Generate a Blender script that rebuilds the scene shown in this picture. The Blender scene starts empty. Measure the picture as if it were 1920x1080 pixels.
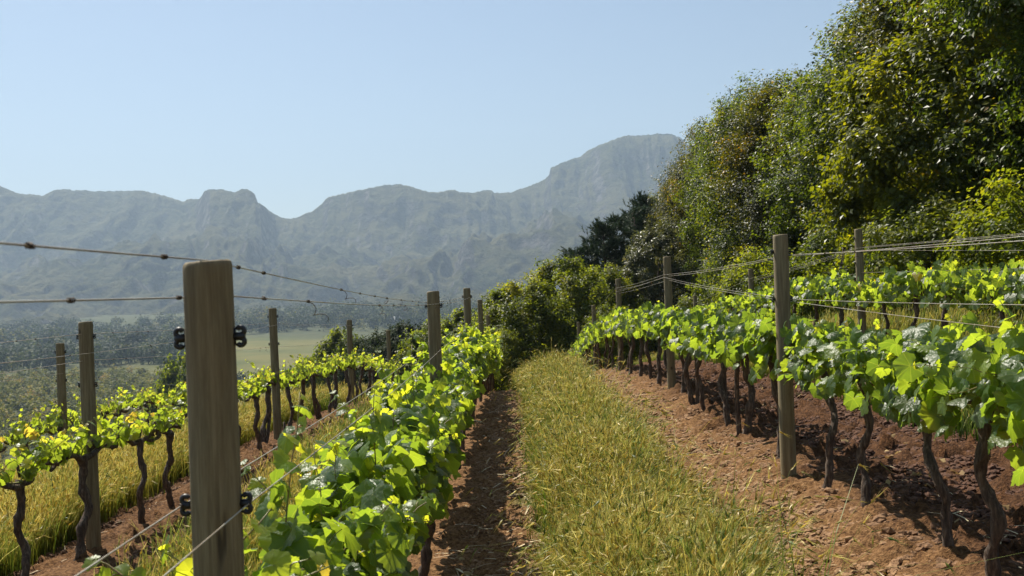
import bpy, math
import numpy as np
from mathutils import Vector

# ------------------------------------------------------------------ camera, light, exposure
sc = bpy.context.scene
COL = sc.collection
EYE = 1.80
cam_d = bpy.data.cameras.new('camera'); cam = bpy.data.objects.new('camera', cam_d); COL.objects.link(cam)
cam_d.lens = 35; cam_d.sensor_width = 36; cam_d.clip_start = 0.05; cam_d.clip_end = 20000
cam.location = (0, 0, EYE)
cam.rotation_euler = (math.radians(90.15), math.radians(2.2), 0)
cam_d.dof.use_dof = True; cam_d.dof.focus_distance = 9.0; cam_d.dof.aperture_fstop = 9.0
sc.camera = cam

SUN_AZ = math.radians(-36)      # from +Y, negative = to the left
SUN_EL = math.radians(53)
w = bpy.data.worlds.new('World'); sc.world = w; w.use_nodes = True
nt = w.node_tree; bg = nt.nodes['Background']
sky = nt.nodes.new('ShaderNodeTexSky'); sky.sky_type = 'NISHITA'; sky.sun_disc = False
sky.sun_elevation = SUN_EL; sky.sun_rotation = SUN_AZ
sky.altitude = 300; sky.air_density = 1.0; sky.dust_density = 0.7; sky.ozone_density = 0.25
nt.links.new(sky.outputs[0], bg.inputs[0]); bg.inputs[1].default_value = 0.058
sd = bpy.data.lights.new('sun', 'SUN'); sun = bpy.data.objects.new('sun', sd); COL.objects.link(sun)
sd.energy = 5.0; sd.angle = math.radians(0.53); sd.color = (1.0, 0.94, 0.82)
tosun = Vector((math.sin(SUN_AZ)*math.cos(SUN_EL), math.cos(SUN_AZ)*math.cos(SUN_EL), math.sin(SUN_EL)))
sun.rotation_euler = tosun.to_track_quat('Z', 'Y').to_euler(); sun.location = (0, 0, 50)
sc.view_settings.view_transform = 'Standard'; sc.view_settings.look = 'None'
sc.view_settings.exposure = 0.97; sc.view_settings.gamma = 1
sc.render.engine = 'CYCLES'
cy = sc.cycles
cy.max_bounces = 7; cy.diffuse_bounces = 3; cy.glossy_bounces = 2; cy.transmission_bounces = 4
cy.transparent_max_bounces = 4; cy.volume_bounces = 0; cy.use_denoising = True
cy.sample_clamp_indirect = 4.0; cy.caustics_reflective = False; cy.caustics_refractive = False

HAZE = 1.75e-4

# ------------------------------------------------------------------ numpy helpers
def hash2(ix, iy, seed):
    h = (ix.astype(np.int64)*374761393 + iy.astype(np.int64)*668265263 + seed*144665) & 0xffffffff
    h = ((h ^ (h >> 13))*1274126177) & 0xffffffff
    h = h ^ (h >> 16)
    return (h & 0xffff)/65535.0
def vnoise(x, y, seed=0):
    ix = np.floor(x); iy = np.floor(y); fx = x-ix; fy = y-iy
    fx = fx*fx*(3-2*fx); fy = fy*fy*(3-2*fy)
    a = hash2(ix, iy, seed); b = hash2(ix+1, iy, seed); c = hash2(ix, iy+1, seed); d = hash2(ix+1, iy+1, seed)
    return (a*(1-fx)+b*fx)*(1-fy) + (c*(1-fx)+d*fx)*fy
def fbm(x, y, seed=0, oct=4, gain=.5):
    s = 0; a = 1; t = 0
    for i in range(oct):
        s = s + a*vnoise(x*2**i+17.3*i, y*2**i-9.1*i, seed+i*31); t += a; a *= gain
    return s/t
def ridged(x, y, seed=0, oct=4, gain=.55):
    s = 0; a = 1; t = 0
    for i in range(oct):
        s = s + a*(1-np.abs(2*vnoise(x*2**i+7.7*i, y*2**i+3.3*i, seed+i*57)-1)); t += a; a *= gain
    return s/t
def sstep(a, b, x):
    t = np.clip((x-a)/(b-a), 0, 1); return t*t*(3-2*t)
def nrm(v):
    return v/np.maximum(np.linalg.norm(v, axis=-1, keepdims=True), 1e-9)

class Geo:
    """collects verts / tris / quads and float attributes into one mesh"""
    def __init__(s): s.v = []; s.f = {3: [], 4: []}; s.n = 0; s.a = {}
    def add(s, V, F, **at):
        V = np.asarray(V, float).reshape(-1, 3); F = np.asarray(F, np.int64)
        s.v.append(V)
        if len(F): s.f[F.shape[1]].append(F+s.n)
        for k, val in at.items():
            s.a.setdefault(k, []).append((s.n, np.broadcast_to(np.asarray(val, float).ravel(), (len(V),)) if np.size(val) == 1 else np.asarray(val, float).ravel()))
        s.n += len(V)
    def addF(s, base, F):
        F = np.asarray(F, np.int64); s.f[F.shape[1]].append(F+base)
    def mesh(s, name, mat, smooth=True):
        me = bpy.data.meshes.new(name)
        V = np.concatenate(s.v) if s.v else np.zeros((0, 3))
        me.vertices.add(len(V)); me.vertices.foreach_set('co', V.astype(np.float32).ravel())
        T = np.concatenate(s.f[3]) if s.f[3] else np.zeros((0, 3), int)
        Q = np.concatenate(s.f[4]) if s.f[4] else np.zeros((0, 4), int)
        L = np.concatenate([T.ravel(), Q.ravel()]).astype(np.int32)
        me.loops.add(len(L)); me.loops.foreach_set('vertex_index', L)
        starts = np.concatenate([np.arange(len(T))*3, len(T)*3+np.arange(len(Q))*4]).astype(np.int32)
        me.polygons.add(len(starts)); me.polygons.foreach_set('loop_start', starts)
        me.update(calc_edges=True)
        me.polygons.foreach_set('use_smooth', np.full(len(starts), bool(smooth)))
        for k, lst in s.a.items():
            arr = np.zeros(len(V), np.float32)
            for (o, val) in lst: arr[o:o+len(val)] = val
            at = me.attributes.new(k, 'FLOAT', 'POINT'); at.data.foreach_set('value', arr)
        if mat: me.materials.append(mat)
        me.update()
        return me

def obj(name, me, parent=None, loc=None):
    o = bpy.data.objects.new(name, me); COL.objects.link(o)
    if parent: o.parent = parent
    if loc is not None: o.location = loc
    return o
def tag(o, label=None, cat=None, group=None, kind=None):
    if label: o['label'] = label
    if cat: o['category'] = cat
    if group: o['group'] = group
    if kind: o['kind'] = kind
    return o

def tube(P, R, k=8, rough=0, rng=None, cap=True):
    """tube around the path P with radii R: verts, quads, tris"""
    P = np.asarray(P, float); n = len(P); R = np.broadcast_to(np.asarray(R, float), (n,))
    T = nrm(np.gradient(P, axis=0))
    up = np.array([0.31, 0.17, 0.93]) if abs(T[0, 2]) < .8 else np.array([.95, .2, .1])
    A = nrm(np.cross(T, up)); B = np.cross(T, A)
    th = np.arange(k)/k*2*np.pi
    rr = R[:, None]*np.ones((n, k))
    if rough and rng is not None: rr = rr*(1+rough*rng.uniform(-1, 1, (n, k)))
    V = P[:, None]+rr[..., None]*(np.cos(th)[None, :, None]*A[:, None]+np.sin(th)[None, :, None]*B[:, None])
    V = V.reshape(-1, 3)
    i = np.arange(n-1)[:, None]*k; j = np.arange(k)[None]; j2 = (j+1) % k
    Q = np.stack([i+j, i+j2, i+k+j2, i+k+j], -1).reshape(-1, 4)
    if cap:
        V = np.vstack([V, P[:1], P[-1:]])
        c0 = n*k; jj = np.arange(k); jn = (jj+1) % k
        Tt = np.vstack([np.stack([np.full(k, c0), jn, jj], -1), np.stack([np.full(k, c0+1), (n-1)*k+jj, (n-1)*k+jn], -1)])
    else: Tt = np.zeros((0, 3), int)
    return V, Q, Tt
def add_tube(g, P, R, k=8, rough=0, rng=None, **at):
    V, Q, T = tube(P, R, k, rough, rng); b = g.n
    g.add(V, Q, **at)
    if len(T): g.addF(b, T)
def scatter(g, TV, TF, pos, X, Y, Z, size, tattr=None, **at):
    """stamp the template (TV, TF) with frames X,Y,Z at pos"""
    n = len(pos); m = len(TV)
    S = np.asarray(size, float).reshape(-1, 1, 1)*np.ones((n, 1, 1))
    V = pos[:, None]+S*(TV[None, :, 0:1]*X[:, None]+TV[None, :, 1:2]*Y[:, None]+TV[None, :, 2:3]*Z[:, None])
    F = (TF[None]+(np.arange(n)*m)[:, None, None]).reshape(-1, TF.shape[1])
    kw = {k: np.repeat(np.asarray(v, float), m) for k, v in at.items()}
    if tattr:
        for k, v in tattr.items(): kw[k] = np.tile(v, n)
    g.add(V.reshape(-1, 3), F, **kw)

# ------------------------------------------------------------------ materials
def mat(name):
    m = bpy.data.materials.new(name); m.use_nodes = True
    n = m.node_tree; return m, n, n.nodes['Principled BSDF'], n.nodes['Material Output']
def N(n, t, **kw):
    x = n.nodes.new(t)
    for k, v in kw.items(): setattr(x, k, v)
    return x
def noise(n, vec, scale, detail=4, rough=.55):
    x = N(n, 'ShaderNodeTexNoise'); x.inputs['Scale'].default_value = scale
    x.inputs['Detail'].default_value = detail; x.inputs['Roughness'].default_value = rough
    if vec is not None: n.links.new(vec, x.inputs['Vector'])
    return x.outputs['Fac']
def ramp(n, fac, stops):
    x = N(n, 'ShaderNodeValToRGB'); e = x.color_ramp.elements
    while len(e) < len(stops): e.new(.5)
    for i, (p, c) in enumerate(stops):
        e[i].position = p; e[i].color = (*c, 1) if len(c) == 3 else c
    n.links.new(fac, x.inputs[0]); return x.outputs[0]
def mixc(n, fac, a, b, mode='MIX'):
    x = N(n, 'ShaderNodeMix', data_type='RGBA', blend_type=mode)
    for s, v in ((x.inputs[0], fac), (x.inputs[6], a), (x.inputs[7], b)):
        if isinstance(v, (int, float)): s.default_value = v
        elif isinstance(v, tuple): s.default_value = (*v, 1)
        else: n.links.new(v, s)
    return x.outputs[2]
def mth(n, op, a, b=None):
    x = N(n, 'ShaderNodeMath', operation=op)
    for s, v in ((x.inputs[0], a), (x.inputs[1], b)):
        if v is None: continue
        if isinstance(v, (int, float)): s.default_value = v
        else: n.links.new(v, s)
    return x.outputs[0]
def attr(n, name):
    x = N(n, 'ShaderNodeAttribute'); x.attribute_name = name; return x.outputs['Fac']
def mapping(n, vec, scale):
    x = N(n, 'ShaderNodeMapping'); x.inputs['Scale'].default_value = scale; n.links.new(vec, x.inputs[0]); return x.outputs[0]
def bump(n, h, strength, dist, bsdf):
    x = N(n, 'ShaderNodeBump'); x.inputs['Strength'].default_value = strength; x.inputs['Distance'].default_value = dist
    n.links.new(h, x.inputs['Height']); n.links.new(x.outputs[0], bsdf.inputs['Normal']); return x.outputs[0]

def leaf_mat(name, stops, tint, trans=.45, rough=.4, veins=False, spec=.5, bumps=0):
    """stops: ramp over the leaf's own random value; tint: colour multiplier of the light passing through"""
    m, n, p, out = mat(name)
    r = attr(n, 'rnd')
    c = ramp(n, r, stops)
    geo = N(n, 'ShaderNodeNewGeometry')
    if veins:
        v = mth(n, 'POWER', attr(n, 'vein'), 9.0)
        c = mixc(n, mth(n, 'MULTIPLY', v, .30), c, (.20, .27, .08))
    tc = mixc(n, 1.0, c, tint, 'MULTIPLY')
    under = mixc(n, mth(n, 'MULTIPLY', geo.outputs['Backfacing'], .35), c, (.20, .27, .14))
    n.links.new(under, p.inputs['Base Color'])
    p.inputs['Roughness'].default_value = rough; p.inputs['Specular IOR Level'].default_value = spec
    t = N(n, 'ShaderNodeBsdfTranslucent'); n.links.new(tc, t.inputs[0])
    if bumps:
        tx = N(n, 'ShaderNodeTexCoord')
        nb = bump(n, noise(n, tx.outputs['Object'], 55, 2), bumps, .01, p)
    mx = N(n, 'ShaderNodeMixShader'); mx.inputs[0].default_value = trans
    n.links.new(p.outputs[0], mx.inputs[1]); n.links.new(t.outputs[0], mx.inputs[2]); n.links.new(mx.outputs[0], out.inputs[0])
    return m

M = {}
M['vine_leaf'] = leaf_mat('vine_leaf', [(0, (.026, .055, .014)), (.45, (.045, .088, .018)), (.8, (.085, .14, .022)), (.97, (.13, .18, .025)), (1, (.20, .17, .03))], (7.7, 5.5, 1.6), .52, .42, True, .6, .5)
M['young_leaf'] = leaf_mat('young_leaf', [(0, (.055, .095, .016)), (.5, (.10, .15, .022)), (.85, (.16, .20, .035)), (1, (.24, .19, .05))], (5.0, 4.1, 1.5), .55, .4, True, .6, .3)
M['forest_leaf'] = leaf_mat('forest_leaf', [(0, (.016, .032, .005)), (.5, (.050, .072, .009)), (.8, (.098, .115, .012)), (.95, (.12, .11, .012)), (1, (.15, .09, .015))], (4.0, 3.5, .9), .48, .42, False, .32)
M['russet_leaf'] = leaf_mat('russet_leaf', [(0, (.018, .028, .005)), (.45, (.045, .054, .007)), (.82, (.088, .085, .010)), (1, (.15, .085, .014))], (3.9, 3.1, .8), .47, .42, False, .32)
M['bright_leaf'] = leaf_mat('bright_leaf', [(0, (.036, .052, .006)), (.6, (.080, .100, .008)), (1, (.16, .16, .014))], (4.4, 3.6, .8), .48, .42, False, .35)
M['bush_leaf'] = leaf_mat('bush_leaf', [(0, (.040, .060, .008)), (.6, (.098, .120, .013)), (1, (.18, .17, .02))], (3.5, 3.2, .8), .52, .45, False, .3)
M['silver_leaf'] = leaf_mat('silver_leaf', [(0, (.05, .06, .02)), (.6, (.11, .12, .05)), (1, (.20, .17, .08))], (2.0, 1.8, 1.0), .42, .40, False, .45)
M['needle'] = leaf_mat('needle', [(0, (.010, .024, .010)), (.7, (.022, .042, .016)), (1, (.06, .06, .02))], (1.4, 1.4, .9), .15, .55, False, .3)
M['far_leaf'] = leaf_mat('far_leaf', [(0, (.010, .018, .006)), (.55, (.024, .038, .010)), (.85, (.075, .090, .020)), (1, (.15, .13, .035))], (1.6, 1.6, .8), .25, .7, False, .2)
M['scrub_leaf'] = leaf_mat('scrub_leaf', [(0, (.035, .045, .010)), (.45, (.12, .13, .022)), (.8, (.22, .19, .045)), (1, (.26, .17, .07))], (1.8, 1.7, .8), .3, .7, False, .2)
M['dead_leaf'] = leaf_mat('dead_leaf', [(0, (.20, .12, .05)), (1, (.42, .30, .14))], (1.2, 1.1, .9), .3, .7, False, .2)

# bark of the vines
m, n, p, out = mat('vine_bark'); tc = N(n, 'ShaderNodeTexCoord')
v = mapping(n, tc.outputs['Object'], (1, 1, .16)); h = noise(n, v, 70, 5, .7)
n.links.new(ramp(n, h, [(.3, (.022, .014, .010)), (.52, (.10, .066, .045)), (.7, (.25, .18, .125))]), p.inputs['Base Color'])
p.inputs['Roughness'].default_value = .9; bump(n, h, 1.0, .02, p); M['bark'] = m
m, n, p, out = mat('tree_bark'); tc = N(n, 'ShaderNodeTexCoord')
v = mapping(n, tc.outputs['Object'], (1, 1, .25)); h = noise(n, v, 14, 5, .7)
n.links.new(ramp(n, h, [(.25, (.03, .022, .016)), (.6, (.10, .075, .055)), (.8, (.19, .15, .11))]), p.inputs['Base Color'])
p.inputs['Roughness'].default_value = .9; bump(n, h, 1.0, .04, p); M['tbark'] = m
m, n, p, out = mat('cane'); tc = N(n, 'ShaderNodeTexCoord'); h = noise(n, tc.outputs['Object'], 20)
n.links.new(ramp(n, h, [(.3, (.16, .20, .05)), (.7, (.28, .17, .08))]), p.inputs['Base Color']); p.inputs['Roughness'].default_value = .5; M['cane'] = m

# weathered treated pine
def wood(name, a, b, c):
    m, n, p, out = mat(name); tc = N(n, 'ShaderNodeTexCoord'); oi = N(n, 'ShaderNodeObjectInfo')
    add = N(n, 'ShaderNodeVectorMath', operation='ADD'); n.links.new(tc.outputs['Object'], add.inputs[0]); n.links.new(oi.outputs['Location'], add.inputs[1])
    v1 = mapping(n, add.outputs[0], (1, 1, .05)); g1 = noise(n, v1, 62, 6, .75)
    v2 = mapping(n, add.outputs[0], (1, 1, .35)); g2 = noise(n, v2, 9, 4, .6)
    v3 = mapping(n, add.outputs[0], (1, 1, .10)); g3 = noise(n, v3, 28, 2, .5)
    col = ramp(n, g1, [(.33, a), (.5, b), (.66, c)])
    col = mixc(n, mth(n, 'MULTIPLY', g2, .6), col, (.22, .135, .055), 'MIX')
    crack = ramp(n, g3, [(.22, (.35, .33, .3)), (.27, (1, 1, 1))])
    col = mixc(n, 1.0, col, crack, 'MULTIPLY')
    vo = N(n, 'ShaderNodeTexVoronoi'); vo.inputs['Scale'].default_value = 5.5; n.links.new(mapping(n, add.outputs[0], (1, 1, .6)), vo.inputs['Vector'])
    knot = ramp(n, vo.outputs['Distance'], [(.05, (.35, .3, .25)), (.10, (1, 1, 1))])
    col = mixc(n, 1.0, col, knot, 'MULTIPLY')
    n.links.new(col, p.inputs['Base Color']); p.inputs['Roughness'].default_value = .8
    hh = mth(n, 'ADD', g1, mth(n, 'MULTIPLY', crack, 1.5)); bump(n, hh, .6, .006, p)
    return m
M['wood'] = wood('weathered_post_wood', (.068, .060, .034), (.165, .143, .080), (.29, .25, .148))
m, n, p, out = mat('black_plastic'); p.inputs['Base Color'].default_value = (.012, .012, .013, 1); p.inputs['Roughness'].default_value = .45; M['plastic'] = m
m, n, p, out = mat('trellis_wire'); p.inputs['Base Color'].default_value = (.55, .50, .42, 1); p.inputs['Metallic'].default_value = .6; p.inputs['Roughness'].default_value = .38
tc = N(n, 'ShaderNodeTexCoord'); h = noise(n, tc.outputs['Object'], 6)
n.links.new(ramp(n, h, [(.4, (.46, .42, .34)), (.7, (.28, .19, .11))]), p.inputs['Base Color']); M['wire'] = m
m, n, p, out = mat('dried_tendril'); p.inputs['Base Color'].default_value = (.05, .03, .018, 1); p.inputs['Roughness'].default_value = .8; M['tendril'] = m

# ground: attributes soil (0..1), red (0..1) written per vertex, field shapes from position
m, n, p, out = mat('ground'); tc = N(n, 'ShaderNodeTexCoord'); pos = tc.outputs['Object']
n1 = noise(n, pos, 3.0, 6, .6); n2 = noise(n, pos, 38, 5, .65); n3 = noise(n, pos, .35, 4)
tan_ = ramp(n, n2, [(.34, (.065, .028, .011)), (.5, (.21, .108, .042)), (.68, (.38, .215, .098))])
red_ = ramp(n, n2, [(.34, (.024, .010, .005)), (.5, (.080, .035, .015)), (.68, (.18, .086, .038))])
soil = mixc(n, attr(n, 'red'), tan_, red_)
soil = mixc(n, mth(n, 'MULTIPLY', n1, .35), soil, (.13, .065, .03))
turf = ramp(n, n2, [(.3, (.08, .09, .025)), (.55, (.19, .17, .05)), (.75, (.32, .25, .09))])
scrubc = ramp(n, noise(n, pos, .05, 6, .65), [(.3, (.025, .035, .012)), (.5, (.05, .058, .018)), (.7, (.09, .08, .03))])
base = mixc(n, attr(n, 'soil'), turf, soil)
sepx = N(n, 'ShaderNodeSeparateXYZ'); n.links.new(pos, sepx.inputs[0])
rows = N(n, 'ShaderNodeTexWave'); rows.wave_type = 'BANDS'; rows.bands_direction = 'DIAGONAL'; rows.inputs['Scale'].default_value = .05; rows.inputs['Distortion'].default_value = .6
n.links.new(pos, rows.inputs['Vector'])
fieldc = ramp(n, noise(n, pos, .012, 5, .6), [(.35, (.055, .068, .012)), (.5, (.10, .098, .020)), (.66, (.15, .125, .035))])
fieldc = mixc(n, mth(n, 'MULTIPLY', rows.outputs[0], .22), fieldc, (.10, .10, .04))
far = mixc(n, attr(n, 'field'), scrubc, fieldc)
n.links.new(mixc(n, attr(n, 'far'), base, far), p.inputs['Base Color'])
p.inputs['Roughness'].default_value = .95; p.inputs['Specular IOR Level'].default_value = .15
bump(n, mth(n, 'ADD', n2, mth(n, 'MULTIPLY', noise(n, pos, 120, 3), .5)), .9, .035, p)
M['ground'] = m
m, n, p, out = mat('soil_clod'); oi = N(n, 'ShaderNodeObjectInfo'); tc = N(n, 'ShaderNodeTexCoord'); n2 = noise(n, tc.outputs['Object'], 60, 4)
c = mixc(n, attr(n, 'red'), ramp(n, n2, [(.3, (.12, .055, .024)), (.7, (.36, .21, .10))]), ramp(n, n2, [(.3, (.03, .012, .006)), (.7, (.14, .060, .028))]))
n.links.new(c, p.inputs['Base Color']); p.inputs['Roughness'].default_value = .95; bump(n, n2, .6, .01, p); M['clod'] = m
m, n, p, out = mat('straw'); n.links.new(ramp(n, attr(n, 'rnd'), [(0, (.30, .20, .10)), (1, (.62, .52, .32))]), p.inputs['Base Color']); p.inputs['Roughness'].default_value = .7; M['straw'] = m

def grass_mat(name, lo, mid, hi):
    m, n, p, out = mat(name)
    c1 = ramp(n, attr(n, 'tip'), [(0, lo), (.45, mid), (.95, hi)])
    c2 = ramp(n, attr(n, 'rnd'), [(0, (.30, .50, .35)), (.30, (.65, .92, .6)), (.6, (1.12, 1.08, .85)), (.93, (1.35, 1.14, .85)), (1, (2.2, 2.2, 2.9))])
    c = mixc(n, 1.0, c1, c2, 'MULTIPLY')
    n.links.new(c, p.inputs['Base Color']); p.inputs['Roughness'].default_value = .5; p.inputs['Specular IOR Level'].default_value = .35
    t = N(n, 'ShaderNodeBsdfTranslucent'); n.links.new(mixc(n, 1.0, c, (1.35, 1.35, .9), 'MULTIPLY'), t.inputs[0])
    mx = N(n, 'ShaderNodeMixShader'); mx.inputs[0].default_value = .45
    n.links.new(p.outputs[0], mx.inputs[1]); n.links.new(t.outputs[0], mx.inputs[2]); n.links.new(mx.outputs[0], out.inputs[0])
    return m
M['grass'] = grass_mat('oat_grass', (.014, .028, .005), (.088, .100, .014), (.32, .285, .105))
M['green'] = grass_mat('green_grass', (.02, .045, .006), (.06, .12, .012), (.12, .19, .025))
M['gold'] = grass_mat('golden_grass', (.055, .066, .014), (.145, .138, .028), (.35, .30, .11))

# mountain
m, n, p, out = mat('mountain'); tc = N(n, 'ShaderNodeTexCoord'); geo = N(n, 'ShaderNodeNewGeometry'); pos = tc.outputs['Object']
a1 = noise(n, pos, .004, 8, .62); a2 = noise(n, pos, .03, 6, .7); a3 = noise(n, mapping(n, pos, (1, 1, 1.3)), .018, 6, .65)
veg = ramp(n, a2, [(.38, (.008, .015, .005)), (.5, (.036, .045, .015)), (.60, (.085, .085, .034))])
veg = mixc(n, ramp(n, a1, [(.40, (0, 0, 0)), (.62, (1, 1, 1))]), veg, mixc(n, a2, (.07, .07, .025), (.16, .14, .07)))
rock = ramp(n, a3, [(.38, (.016, .015, .015)), (.5, (.058, .053, .050)), (.62, (.17, .155, .145))])
nz = N(n, 'ShaderNodeSeparateXYZ'); n.links.new(geo.outputs['Normal'], nz.inputs[0])
st = mth(n, 'ADD', nz.outputs[2], mth(n, 'MULTIPLY', mth(n, 'SUBTRACT', a2, .5), .5))
n.links.new(mixc(n, ramp(n, st, [(.56, (1, 1, 1)), (.74, (0, 0, 0))]), veg, rock), p.inputs['Base Color'])
p.inputs['Roughness'].default_value = .95; p.inputs['Specular IOR Level'].default_value = .1
bump(n, mth(n, 'ADD', mth(n, 'MULTIPLY', a2, 1.0), a3), 1.0, 40.0, p)
M['mountain'] = m
m, n, p, out = mat('render_wall'); p.inputs['Base Color'].default_value = (.72, .70, .65, 1); M['white'] = m
m, n, p, out = mat('pale_roof'); p.inputs['Base Color'].default_value = (.62, .63, .62, 1); p.inputs['Roughness'].default_value = .5; M['roof'] = m
m, n, p, out = mat('window_glass'); p.inputs['Base Color'].default_value = (.03, .04, .05, 1); p.inputs['Roughness'].default_value = .1; M['glass'] = m

# ------------------------------------------------------------------ terrain
VALLEY = -42.0
CX = [-6000, -400, -150, -60, -30, -12, -8, -5.7, -3.15, -1.8, -.65, .1, 2, 4.6, 9, 14, 30, 100, 400, 6000]
CZ = [-60, -50, -42, -24, -11, -3.7, -2.8, -2.25, -1.86, -1.82, -1.80, -1.72, -1.40, -1.05, -.3, .6, 3, 8, 12, 12]
def G(x, y, detail=False):
    """ground height (world)"""
    x = np.asarray(x, float); y = np.asarray(y, float)
    c = np.interp(x, CX, CZ)
    p = np.where(y < 11, 0, np.where(y < 28, -.004*(y-11)**2, -1.156-.136*(y-28)))
    p = p*(1-.5*sstep(4, 12, x))
    z = c+p
    k = 4.0
    z = np.where(z < VALLEY+12, VALLEY+k*np.log1p(np.exp(np.clip((z-VALLEY)/k, -40, 40))), z)
    und = (fbm(x/260, y/260, 5, 3)-.5)*9*sstep(120, 500, np.hypot(x, y))
    rise = sstep(900, 2200, y)*26
    return z+und+rise+EYE
def soil_mask(x, y):
    e = (fbm(x*2.2, y*2.2, 3, 4)-.5)*.55
    s = np.zeros_like(x)
    for a, b in ((-9.4, -7.2), (-6.6, -4.9), (-3.95, -2.30), (-1.35, .14), (1.22, 3.45), (4.15, 5.35)):
        s = np.maximum(s, sstep(a-.12, a+.12, x+e)*(1-sstep(b-.12, b+.12, x+e)))
    return s

def axis(core0, core1, step, lo, hi, g=1.13):
    a = list(np.arange(core0, core1+1e-6, step)); d = step
    left = []; x = a[0]
    while x > lo: d *= g; x -= d; left.append(x)
    d = step; x = a[-1]; right = []
    while x < hi: d *= g; x += d; right.append(x)
    return np.array(left[::-1]+a+right)
xs = axis(-4.6, 5.6, .034, -6000, 6000, 1.13)
ya = list(np.arange(3.2, 14, .036)); d = .036; y = ya[-1]
while y < 6000: d *= 1.022 if y < 60 else 1.05; d = min(d, 90); y += d; ya.append(y)
yb = []; d = .05; y = 3.2
while y > -3000: d *= 1.18; y -= d; yb.append(y)
ys = np.array(yb[::-1]+ya)
X, Y = np.meshgrid(xs, ys)
Z = G(X, Y); s = soil_mask(X, Y)
near = 1-sstep(30, 70, np.abs(Y))
near *= (1-sstep(8, 25, np.abs(X)))
lump = (ridged(X*3.1, Y*3.1, 11, 4)-.62)*.06+(fbm(X*7, Y*7, 23, 3)-.5)*.06+(fbm(X*14, Y*14, 29, 2)-.5)*.030
clod = np.maximum(0, fbm(X*11, Y*11, 41, 2)-.56)*.13
redw = sstep(1.75, 2.35, X+(fbm(X*2, Y*2, 77, 3)-.5)*.6)
redw = np.maximum(redw, 1-sstep(-2.4, -1.2, X+(fbm(X*2, Y*2, 78, 3)-.5)*.5)*1.0)
redw = np.where(X < -2.6, .35+.4*fbm(X*1.5, Y*1.5, 79, 3), redw)
mound = .05*np.exp(-((X-2.0)/.28)**2)+.04*np.exp(-((X+.65)/.25)**2)+.04*np.exp(-((X+3.15)/.25)**2)
Z = Z+near*(s*(lump*(1+.5*redw)+clod*(1+redw))+mound)
nx, ny = len(xs), len(ys)
idx = np.arange(nx*ny).reshape(ny, nx)
F = np.stack([idx[:-1, :-1], idx[:-1, 1:], idx[1:, 1:], idx[1:, :-1]], -1).reshape(-1, 4)
R_ = np.hypot(X, Y)
ux = X/np.maximum(Y, 1)
wob = (fbm(X/60, Y/60, 8, 3)-.5)*.02
# two pale fields on the valley floor
fld = sstep(-.365, -.355, ux+wob)*(1-sstep(-.165, -.155, ux+wob))*sstep(430, 450, Y)*(1-sstep(1060, 1100, Y+(ux+.3)*900))
fld0 = np.maximum(fld, sstep(-.42, -.41, ux+wob)*(1-sstep(-.30, -.29, ux+wob))*sstep(830, 850, Y)*(1-sstep(980, 1000, Y)))
g = Geo()
g.add(np.stack([X, Y, Z], -1).reshape(-1, 3), F, soil=s.ravel(), red=np.clip(redw, 0, 1).ravel(), far=sstep(60, 120, R_).ravel(), field=fld.ravel())
o = obj('ground', g.mesh('ground', M['ground'])); tag(o, 'reddish brown vineyard soil with grassy strips, falling away to the valley', 'ground', kind='structure')

# ---- mountain range: its real distance and height, ridge line measured from the photograph
F_PX = 1866.7; ROLL = math.radians(2.2)
def unproj(px, py):
    u = (px-960)/F_PX; v = (545-py)/F_PX
    c, s_ = math.cos(ROLL), math.sin(ROLL)
    return u*c+v*s_, -u*s_+v*c         # x/y , z/y (eye relative)
RID = [(-900, 420), (-600, 380), (-300, 330), (-150, 336), (-60, 325), (0, 348), (30, 362), (55, 364), (80, 368), (100, 357), (118, 354), (140, 357), (160, 357), (200, 359), (240, 358), (262, 357), (290, 362), (320, 371), (345, 379), (352, 373), (374, 374), (381, 361), (392, 355), (405, 356), (415, 354), (430, 359), (442, 361), (452, 354), (468, 356), (478, 364), (483, 380), (497, 388), (512, 400), (528, 408), (545, 411), (560, 406), (585, 397), (603, 382), (610, 373), (622, 368), (645, 363), (670, 357), (700, 351), (722, 347), (750, 346), (772, 350), (800, 359), (820, 361), (838, 357), (852, 356), (866, 361), (892, 361), (905, 357), (922, 357), (927, 362), (958, 361), (975, 355), (1000, 346), (1022, 335), (1030, 328), (1031, 316), (1040, 311), (1062, 302), (1092, 292), (1100, 284), (1118, 274), (1140, 266), (1160, 258), (1180, 254), (1200, 254), (1240, 250), (1262, 252), (1278, 259), (1292, 272), (1320, 290), (1370, 280), (1450, 262), (1600, 275), (1800, 320), (2100, 360), (2500, 380), (3000, 420)]
ru, rv = np.array([unproj(*q) for q in RID]).T
NU, NT = 1500, 330
u = np.linspace(-1.05, 1.15, NU)
zr = np.interp(u, ru, rv)
zr = zr+(vnoise(u*420, u*0, 91)-.5)*.0010+(vnoise(u*1100, u*0, 92)-.5)*.0009
Yr = 3500+500*(fbm(u*3, u*0+4, 61, 3)-.5)+np.interp(u, [-.4, -.315, -.30, -.25, -.235, -.1, 0, .1, .2], [0, 0, -260, -300, 0, 0, 100, 300, 500])
Y0 = 1450.0
t = np.concatenate([np.linspace(0, 1, NT), np.linspace(1.01, 1.4, 30)])
U, T_ = np.meshgrid(u, t); YR = np.broadcast_to(Yr, U.shape); ZR = np.broadcast_to(zr*Yr, U.shape)
YY = Y0+T_*(YR-Y0); XX = U*YY
base_z = -70
cl = .70+.10*(fbm(U*9, T_*0+2, 15, 3)-.5)*2
prof = (.44*np.clip(T_, 0, 1)**1.55+.18*np.clip(T_, 0, 1)**.9)+.38*sstep(cl, cl+.24, T_)
H = base_z+(ZR-base_z)*prof
wx = (fbm(XX/500, YY/500, 33, 3)-.5)*260
A = (ridged((XX+wx)/430, YY/1500, 21, 5, .55)-.62)*320
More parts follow.
